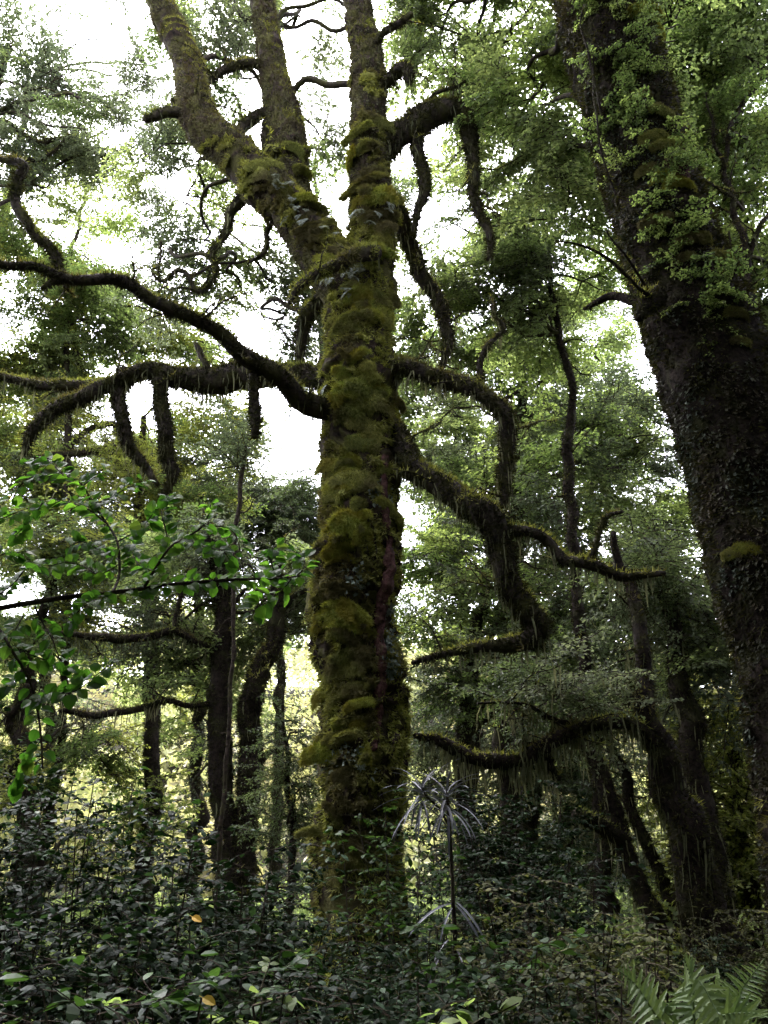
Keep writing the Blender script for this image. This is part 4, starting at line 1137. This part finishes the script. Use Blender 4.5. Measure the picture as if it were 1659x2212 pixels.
twigs = [
    ([(-330, 1420), (-150, 1345), (0, 1316), (125, 1295), (229, 1283), (312, 1272), (375, 1262), (500, 1254), (604, 1250), (652, 1243)], 15, 4, 560),
    ([(242, 1281), (256, 1249), (258, 1210), (254, 1170), (233, 1133), (200, 1087), (179, 1049), (137, 1027), (96, 1024), (52, 1042), (25, 1080)], 7, 2, 60),
    ([(310, 1272), (333, 1233), (367, 1183), (400, 1162), (437, 1137), (454, 1100), (452, 1085)], 7, 2, 30),
    ([(233, 1133), (190, 1100), (145, 1085), (92, 1087), (40, 1105), (5, 1120)], 4, 2, 20),
    ([(256, 1220), (215, 1240), (180, 1222), (140, 1215), (110, 1222)], 3, 2, 10),
    ([(629, 1250), (610, 1275), (583, 1291), (558, 1306), (545, 1330)], 3, 2, 5),
    ([(-150, 1345), (-40, 1340), (0, 1358), (29, 1404), (62, 1462), (77, 1520), (88, 1600), (92, 1660)], 8, 4, 160),
    ([(75, 1310), (95, 1350), (112, 1380), (133, 1430), (175, 1452)], 4, 2, 20),
    ([(200, 1087), (233, 1079), (267, 1058), (300, 1045), (312, 1040)], 3, 2, 5),
    ([(367, 1183), (354, 1129), (350, 1105), (358, 1080), (365, 1075)], 3, 2, 8),
    ([(437, 1137), (479, 1137), (506, 1150), (520, 1190)], 3, 2, 6),
    ([(640, 1245), (658, 1225), (655, 1205), (640, 1192)], 3, 2, 2), ([(610, 1249), (590, 1230), (585, 1195), (595, 1180)], 3, 2, 6),
    ([(-150, 1345), (-30, 1300), (30, 1260), (55, 1230), (90, 1225)], 4, 2, 90), ([(-150, 1345), (-60, 1250), (0, 1200), (30, 1195), (60, 1190)], 4, 2, 80),
    ([(75, 1515), (120, 1500), (165, 1490), (208, 1458), (236, 1437)], 3, 2, 10), ([(29, 1404), (80, 1420), (130, 1440), (150, 1445)], 3, 2, 10),
    ([(137, 1027), (110, 1000), (90, 990), (60, 1000)], 3, 2, 10), ([(179, 1049), (215, 1020), (225, 1010)], 3, 2, 5), ([(254, 1170), (290, 1150), (315, 1130), (330, 1110)], 3, 2, 10),
    ([(400, 1162), (440, 1180), (480, 1190), (500, 1215)], 3, 2, 10), ([(62, 1462), (30, 1470), (5, 1490)], 3, 2, 10), ([(229, 1283), (200, 1300), (170, 1320), (150, 1350)], 3, 2, 10), ([(88, 1600), (60, 1640), (40, 1700)], 3, 2, 10),
    ([(333, 1233), (300, 1220), (285, 1190), (290, 1170)], 3, 2, 6), ([(92, 1087), (60, 1130), (30, 1160)], 3, 2, 6), ([(258, 1210), (220, 1190), (180, 1170), (150, 1180)], 3, 2, 6), ([(50, 1330), (20, 1390), (10, 1440)], 3, 2, 6),
]
g = np.random.default_rng(21)
leaf_n = 0
spare = []
for k, (pts, w0, w1, skip) in enumerate(twigs):
    n = len(pts)
    dY = 0.0 if k == 0 else g.normal(0, 0.10)
    pth = path_px([(x, y, YB + dY * min(1, i / 2) + 0.04 * math.sin(i * 1.7 + k), w0 + (w1 - w0) * i / (n - 1)) for i, (x, y) in enumerate(pts)])
    limb(bough, 'twig' if k else 'bough', pth, M_TWIG, M_MOSS_DARK if k in (0, 6) else None, 9000, 0.012, 0.004, seed=200 + k, wob=0.012, step=0.015, sides=7, bump=0.12, freq=30)
    c, t = resample(pth, 0.005)
    px_len = np.array([FPX * 0.98 / YB * d for d in t])
    d = skip if k else 600
    side = 1
    while d < px_len[-1]:
        i = int(np.searchsorted(px_len, d))
        i = min(i, len(c) - 2)
        tan = nrm(c[min(i + 3, len(c) - 1), :3] - c[max(i - 3, 0), :3])
        sv = nrm(np.cross(tan, [0.0, -0.75, 0.6]))
        ax = nrm(tan * 0.55 + sv * side * 0.85 + g.normal(0, 0.25, 3))
        up = nrm(np.array([0, -0.75, 0.75]) + g.normal(0, 0.45, 3))
        me = BROAD[int(g.integers(4))]
        if leaf_n in (70, 151):
            me = BROADY
        mtx = frame(ax, up, c[i, :3] + ax * 0.012 - BB, g.uniform(0.55, 1.0))
        if leaf_n < 300 and pth[min(i, 1), 0] > -9 and c[i, 0] > -1.55:
            put('leaf', me, bough, None, mtx)
            leaf_n += 1
        else:
            spare.append(mtx)
        side = -side
        d += g.uniform(4.5, 8.5) * (2.6 if k == 6 else 1)

if spare:
    src = np.array([v.co[:] for v in BROAD[0].vertices])
    fq = [tuple(f.vertices) for f in BROAD[0].polygons]
    V = np.vstack([src @ np.array(m)[:3, :3].T + np.array(m)[:3, 3] for m in spare])
    Q = np.vstack([np.array(fq) + len(src) * k for k in range(len(spare))])
    put('foliage', build('foliage', V, [(Q, 0)], [M_BROAD], False), bough, 'stuff')

# ================================================================== 5. dark undergrowth
def leaf_verts(L, W, rows=4):
    t = np.linspace(0, 1, rows)
    w = W * 0.5 * np.sin(np.clip(t * 0.97 + 0.02, 0, 1) * math.pi) ** 0.7
    V = []
    for k in range(rows):
        V += [[t[k] * L, -w[k], 0.2 * w[k] - 0.15 * L * t[k] ** 2], [t[k] * L, w[k], 0.2 * w[k] - 0.15 * L * t[k] ** 2]]
    return np.array(V), np.array([[2 * k, 2 * k + 1, 2 * k + 3, 2 * k + 2] for k in range(rows - 1)])


def make_shrub(seed, H, Wd, leaf, m_, stems=9, dens=1.0, n_big=36, droop=0.3):
    g = np.random.default_rng(seed)
    TV, TQ, to = [], [], 0
    L = []
    for s in range(stems):
        a = g.uniform(0, 2 * math.pi)
        r = Wd * 0.5 * math.sqrt(g.random())
        top = np.array([math.cos(a) * r, math.sin(a) * r, H * g.uniform(0.7, 1.0)])
        b0 = np.array([math.cos(a) * r * 0.25, math.sin(a) * r * 0.25, -0.1])
        st = spline(np.array([b0, b0 + (top - b0) * 0.4 + g.normal(0, 0.06, 3), top]), 10)
        v, q = thin_tube(st, 0.011, 0.004)
        TV.append(v); TQ.append(q + to); to += len(v)
        for k in range(4, len(st)):
            for rep in range(2):
                az = g.uniform(0, 2 * math.pi)
                d = np.array([math.cos(az), math.sin(az), g.uniform(-0.1, 0.6)])
                tw = twig_line(st[k], d, Wd * g.uniform(0.16, 0.42), 5, g, droop)
                v, q = thin_tube(tw, 0.0035, 0.0015)
                TV.append(v); TQ.append(q + to); to += len(v)
                seg = np.linalg.norm(np.diff(tw, axis=0), axis=1).sum()
                m = int(seg / (leaf * 0.42) * dens)
                for t in g.random(m) * 4.99:
                    i = int(t)
                    p = tw[i] + (tw[i + 1] - tw[i]) * (t - i)
                    dd = nrm(tw[i + 1] - tw[i])
                    sv = nrm(np.cross([0, 0, 1.0], dd)) * (1 if g.random() < 0.5 else -1)
                    L.append((p, dd * 0.5 + sv * 0.9 + g.normal(0, 0.3, 3) + np.array([0, 0, -0.1]), np.array([0, 0, 1.0]) + g.normal(0, 0.4, 3), leaf * g.uniform(0.6, 1.3)))
    tv, tq = np.vstack(TV), np.vstack(TQ)
    p = np.array([l[0] for l in L]); ax = nrm(np.array([l[1] for l in L])); up = np.array([l[2] for l in L]); sz = np.array([l[3] for l in L])
    score = sz / leaf - p[:, 1] / Wd * 1.2 + np.abs(p[:, 2] / H) * 0.7
    order = np.argsort(-score)
    big = order[:n_big * 3][::3]
    rest = np.setdiff1d(np.arange(len(L)), big)
    bv, bq = leaf_verts(1.0, 0.55)
    y = nrm(np.cross(up[rest], ax[rest])); z = np.cross(ax[rest], y)
    V = p[rest][:, None, :] + sz[rest][:, None, None] * (bv[None, :, 0:1] * ax[rest][:, None, :] + bv[None, :, 1:2] * y[:, None, :] + bv[None, :, 2:3] * z[:, None, :])
    Q = (np.arange(len(rest))[:, None, None] * len(bv) + bq[None]).reshape(-1, 4)
    return dict(stem=build('stem', tv, [(tq, 0)], [M_TWIG], False), foliage=build('foliage', V.reshape(-1, 3), [(Q, 0)], [m_], False),
                big=[(p[i], ax[i], up[i], sz[i]) for i in big], leaf=build('leaf', bv, [(bq, 0)], [m_], False), H=H)


SH = {
    'gloss': [make_shrub(900 + k, h, w, lf, M_GLOSS, st) for k, (h, w, lf, st) in enumerate([(2.1, 1.25, 0.050, 13), (1.7, 1.15, 0.056, 12), (2.4, 1.4, 0.046, 14)])],
    'green': [make_shrub(980 + k, h, w, lf, M_SHRUB, st, 0.7, n_big=24) for k, (h, w, lf, st) in enumerate([(1.5, 1.1, 0.075, 7), (2.2, 1.2, 0.06, 8)])],
    'small': [make_shrub(920 + k, h, w, lf, M_GLOSS, st, 1.5, n_big=14) for k, (h, w, lf, st) in enumerate([(1.9, 1.3, 0.038, 13), (2.5, 1.5, 0.042, 14)])],
    'olive': [make_shrub(940 + k, h, w, lf, M_OLIVE, st, 0.9, n_big=14, droop=0.9) for k, (h, w, lf, st) in enumerate([(1.4, 1.2, 0.034, 12), (1.8, 1.3, 0.036, 12)])],
    'fresh': [make_shrub(960, 0.9, 0.7, 0.042, M_LEAF_BRIGHT, 6, 0.8, n_big=30)],
}
UND = 'shrubs massed along the forest floor'
SHRUBS = [  # kind, px, py of the top, depth, label
    ('gloss', 30, 1600, 6.2, 'dark glossy shrub at the left frame edge under the bough tip leaves'),
    ('gloss', 170, 1655, 5.6, 'dark shrub with grey shining leaves in front of the pale left clearing'),
    ('green', 300, 1700, 6.0, 'upright dark shrub whose leaf sprays stand out before the bright clearing'),
    ('gloss', 420, 1800, 5.4, 'dark shrub hiding the foot of the twin stems on their left side'),
    ('small', 560, 1850, 6.6, 'fine leaved shrub between the twin stems and the mossy trunk'),
    ('small', 565, 1890, 7.0, 'shrub leaning on the left root flare of the mossy trunk'),
    ('small', 790, 2020, 6.6, 'dark shrub standing right before the foot of the mossy trunk'),
    ('green', 860, 1740, 7.2, 'pale leaved shrub climbing the right side of the mossy trunk foot'),
    ('small', 1030, 1720, 8.4, 'dark small leaved shrub just right of the grey strap leaved rosette'),
    ('small', 1130, 1690, 8.6, 'rounded dark green shrub below the arching mossy limb'),
    ('gloss', 1180, 1840, 7.0, 'dark shrub below the blunt broken stub, in front of the leaning stems'),
    ('gloss', 930, 1985, 5.6, 'dark shrub crowding round the thin lancewood stem'),
    ('green', 1060, 1990, 5.2, 'dark shrub right of the lancewood among its drooping lower leaves'),
    ('olive', 1210, 1890, 5.6, 'brownish olive shrub hung with lichen, upper one of the two'),
    ('olive', 1330, 2010, 5.0, 'olive twiggy shrub behind the fern crown'),
    ('olive', 1230, 2080, 3.9, 'low brownish olive shrub at the bottom edge left of the ferns'),
    ('gloss', 80, 1960, 4.3, 'dense dark shrub low at the left edge, leaves nearly black'),
    ('gloss', 280, 1990, 4.4, 'dense dark shrub below the pale left clearing, scattered shiny leaves'),
    ('green', 490, 2040, 4.6, 'dark shrub below the foot of the twin stems'),
    ('small', 640, 2085, 4.9, 'dark shrub in front of the mossy trunk root, lower left of it'),
    ('gloss', 800, 2080, 4.4, 'dark fine leaved shrub at the bottom middle below the mossy trunk'),
    ('gloss', 980, 2100, 3.9, 'dark shrub at the bottom edge below the lancewood leaves'),
    ('fresh', 620, 2150, 3.4, 'small fresh green sapling at the bottom edge, lighter than the shrubs around'),
    ('green', 180, 2080, 3.3, 'dark shrub in the bottom left corner area'),
    ('gloss', 400, 2110, 3.4, 'dark shrub at the bottom edge left of the fresh green sapling'),
    ('small', 1120, 2080, 4.6, 'dark small leaved shrub at the bottom between lancewood and olive shrub'),
    ('small', 1480, 2010, 7.0, 'dim shrub around the foot of the thick arching tree'),
    ('olive', 1600, 1960, 8.5, 'olive shrub at the right edge beside the thick dark tree foot'),
]
g = np.random.default_rng(31)
for k, (kind, px, py, Y, label) in enumerate(SHRUBS):
    p, s = P(px, py, Y)
    gz = float(ground_z(p[0], p[1]))
    H = p[2] - gz
    var = min(SH[kind], key=lambda d: abs(d['H'] - H) + 0.2 * g.random())
    sc_ = max(0.45, H / var['H'])
    o = thing('shrub', label, 'shrub', (p[0], p[1], gz), UND)
    o.rotation_euler = (0, 0, g.uniform(-0.7, 0.7))
    o.scale = (sc_,) * 3
    put('stem', var['stem'], o)
    put('foliage', var['foliage'], o, 'stuff')
    for (lp, ax, up, sz) in var['big']:
        put('leaf', var['leaf'], o, None, frame(ax, up, lp, sz))
# low ground cover between the shrubs
g = np.random.default_rng(33)
m = 26000
x, y = g.uniform(-9, 9, m), g.uniform(1.8, 22, m)
p = np.stack([x, y, ground_z(x, y) + g.uniform(0, 0.35, m) ** 1.0], 1)
v, q = diamonds(p, g.normal(0, 1, (m, 3)) * [1, 1, 0.4], np.array([0, 0, 1.0]) + g.normal(0, 0.4, (m, 3)), g.uniform(0.03, 0.09, m), g.uniform(0.02, 0.05, m))
cx2, cy2 = g.uniform(-14, 14, 460), g.uniform(9, 36, 460)
cv2, cq2 = clump_cloud(np.stack([cx2, cy2, ground_z(cx2, cy2) + 0.35], 1), g.uniform(0.5, 1.1, 460), 190, 0.14, g)
put('ground_cover', build('ground_cover', np.vstack([v, cv2]), [(q, 0), (cq2 + len(v), 1)], [M_GLOSS, M_LEAF], False), kind='stuff')

# ================================================================== 6. lancewood with two rosettes
def strap(name, seed, m_):
    """Narrow toothed strap leaf, unit length along x, bending down."""
    g = np.random.default_rng(seed)
    rows = 12
    t = np.linspace(0, 1, rows)
    bend = g.uniform(0.5, 1.2)
    x, z = np.sin(t * bend) / bend, -(1 - np.cos(t * bend)) / bend
    w = 0.024 * np.sin(np.clip(t * 0.92 + 0.08, 0, 1) * math.pi) ** 0.4 * (1 + 0.25 * (np.arange(rows) % 2))
    V = []
    for k in range(rows):
        V += [[x[k], -w[k], z[k] + 0.010], [x[k], 0, z[k]], [x[k], w[k], z[k] + 0.010]]
    q = []
    for k in range(rows - 1):
        for j in (0, 1):
            a = 3 * k + j
            q.append([a, a + 1, a + 4, a + 3])
    return build(name, np.array(V), [(np.array(q), 0)], [m_], False)


ST = [strap('leaf', 300 + k, M_LANCE) for k in range(5)]
YL = 5.3
lp_ = path_px([(984, 2020, YL, 10), (980, 1951, YL, 9), (979, 1906, YL, 8), (973, 1803, YL, 8), (969, 1740, YL, 7), (965, 1712, YL, 5)])
lp_ = to_ground(lp_, 1.3)
lw = thing('lancewood', 'slender lancewood with two rosettes of narrow grey strap leaves before the mossy trunk foot', 'young tree', (lp_[0, 0], lp_[0, 1], float(ground_z(lp_[0, 0], lp_[0, 1]))))
LB = np.array(lw.location)
fork = path_px([(973, 1790, YL, 6), (945, 1745, YL - .05, 5), (922, 1720, YL - .08, 5), (911, 1702, YL - .1, 4)])
limb(lw, 'stem', lp_, M_TWIG, None, seed=6, wob=0.05, step=0.02, sides=8, extra=[fork])
g = np.random.default_rng(41)
for hx, hy, cnt in ((911, 1702, 30), (965, 1712, 32)):
    c, _ = P(hx, hy, YL - (.1 if hx < 930 else 0))
    for k in range(cnt):
        a = k * 2.399 + g.uniform(-0.2, 0.2)
        el = 0.9 - 1.5 * (k / cnt) + g.normal(0, 0.15)
        d = np.array([math.cos(a) * math.cos(el), math.sin(a) * math.cos(el), math.sin(el)])
        put('leaf', ST[int(g.integers(5))], lw, None, frame(d, [0, 0, 1.0], c - np.array([0, 0, 0.012 * k / 4]) - LB, g.uniform(0.20, 0.31)))
for (x0, y0), (x1, y1), wdt in [((978, 1952), (893, 2010), 1), ((984, 1955), (1034, 2042), 1.3), ((986, 1950), (1040, 2030), 1), ((978, 1960), (955, 2022), 1), ((985, 2050), (1000, 2096), 1.2), ((970, 2030), (944, 2075), 1), ((948, 2070), (925, 2150), 1.1), ((968, 1760), (971, 1835), 1.4), ((966, 1745), (935, 1800), 0.8), ((962, 1740), (985, 1800), 0.9)]:
    a, b_ = P(x0, y0, YL)[0], P(x1, y1, YL - .15)[0]
    L = np.linalg.norm(b_ - a)
    put('leaf', ST[int(g.integers(5))], lw, None, frame(b_ - a + np.array([0, 0, 0.35 * L]), [0, -0.5, 1.0], a - LB, L * 1.12))

# ================================================================== 7. ferns at the lower right
def pinna(name, m_):
    t = np.linspace(0, 1, 9)
    w = 0.11 * (1 - t) ** 0.6 * (1 + 0.5 * (np.arange(9) % 2)) + 0.004
    V = []
    for k in range(9):
        V += [[t[k], -w[k], -0.25 * t[k] ** 2 + 0.03], [t[k], 0, -0.25 * t[k] ** 2], [t[k], w[k], -0.25 * t[k] ** 2 + 0.03]]
    q = []
    for k in range(8):
        for j in (0, 1):
            a = 3 * k + j
            q.append([a, a + 1, a + 4, a + 3])
    return build(name, np.array(V), [(np.array(q), 0)], [m_], False)


PIN = pinna('leaflet', M_FERN)
YF = 2.5


def fern(label, fronds, root_px, wl=0.085, lean=0.0):
    c, _ = P(*root_px, YF)
    gz = float(ground_z(c[0], c[1]))
    o = thing('fern', label, 'fern', (c[0], c[1], gz))
    FB = np.array([c[0], c[1], gz])
    for pts, n in fronds:
        pth = path_px([(x, y, YF + dy, 5 - 3.5 * i / (len(pts) - 1)) for i, (x, y, dy) in enumerate(pts)])
        pth = np.vstack([[[FB[0], FB[1], gz, pth[0, 3]]], pth])
        v, q, t = sweep(pth, 6, 0.02, 0.05)
        fo = put('frond', build('frond', v - FB, [(q, 0), (t, 0)], [M_FERN], False), o)
        cc, tt = resample(pth, 0.004)
        L = tt[-1]
        start = L - np.linalg.norm(np.diff(pth[1:, :3], axis=0), axis=1).sum()
        for k in range(n):
            f = k / (n - 1)
            d = max(start, 0.12 * L) + f * (L * 0.985 - max(start, 0.12 * L))
            i = min(int(d / 0.004), len(cc) - 2)
            tan = nrm(cc[min(i + 2, len(cc) - 1), :3] - cc[max(i - 2, 0), :3])
            sv = nrm(np.cross(tan, [0.25 * lean, -1.0, 0.35]))
            sz = wl * (math.sin((0.12 + 0.86 * f) * math.pi) ** 0.55 * (1.15 - 0.6 * f)) + 0.01
            for sd_ in (-1, 1):
                ax = sv * sd_ + tan * 0.38 + g.normal(0, 0.06, 3)
                put('leaflet', PIN, fo, None, frame(ax, nrm(np.array([0, -0.8, 0.7]) + tan * 0.2), cc[i, :3] - FB, sz))
    return o


fern('upright fern crown at the bottom right with broad pale green fronds', [([(1508, 2290, 0), (1500, 2190, -.05), (1492, 2120, -.1), (1478, 2070, -.2)], 17), ([(1470, 2290, 0), (1420, 2200, -.05), (1375, 2130, -.12), (1335, 2095, -.2)], 15)], (1490, 2420), 0.062)
fern('bright fern frond curling up to the right in the bottom right corner', [([(1545, 2260, 0), (1580, 2175, 0), (1618, 2115, -.03), (1652, 2072, -.08)], 20)], (1535, 2420), 0.06, 1.0)
fern('flat pale fern frond lying across the very bottom right corner', [([(1500, 2225, -.1), (1560, 2195, -.2), (1620, 2188, -.3), (1665, 2200, -.4)], 16), ([(1540, 2290, -.1), (1600, 2240, -.2), (1650, 2225, -.3)], 14)], (1510, 2450), 0.055)

# a few yellow fallen leaves caught in the dark shrubs
for px, py, Y, lab in [(415, 1980, 3.9, 'curled orange leaf caught in the dark shrub below the twin stems'), (438, 2155, 3.05, 'orange brown dead leaf at the bottom edge left of the fresh sapling')]:
    p, _ = P(px, py, Y)
    o = put('dead_leaf', BROADY, None, None, frame([0.8, -0.2, -0.3], [0.2, -0.8, 0.6], p, 1.0))
    o['label'], o['category'] = lab, 'leaf'
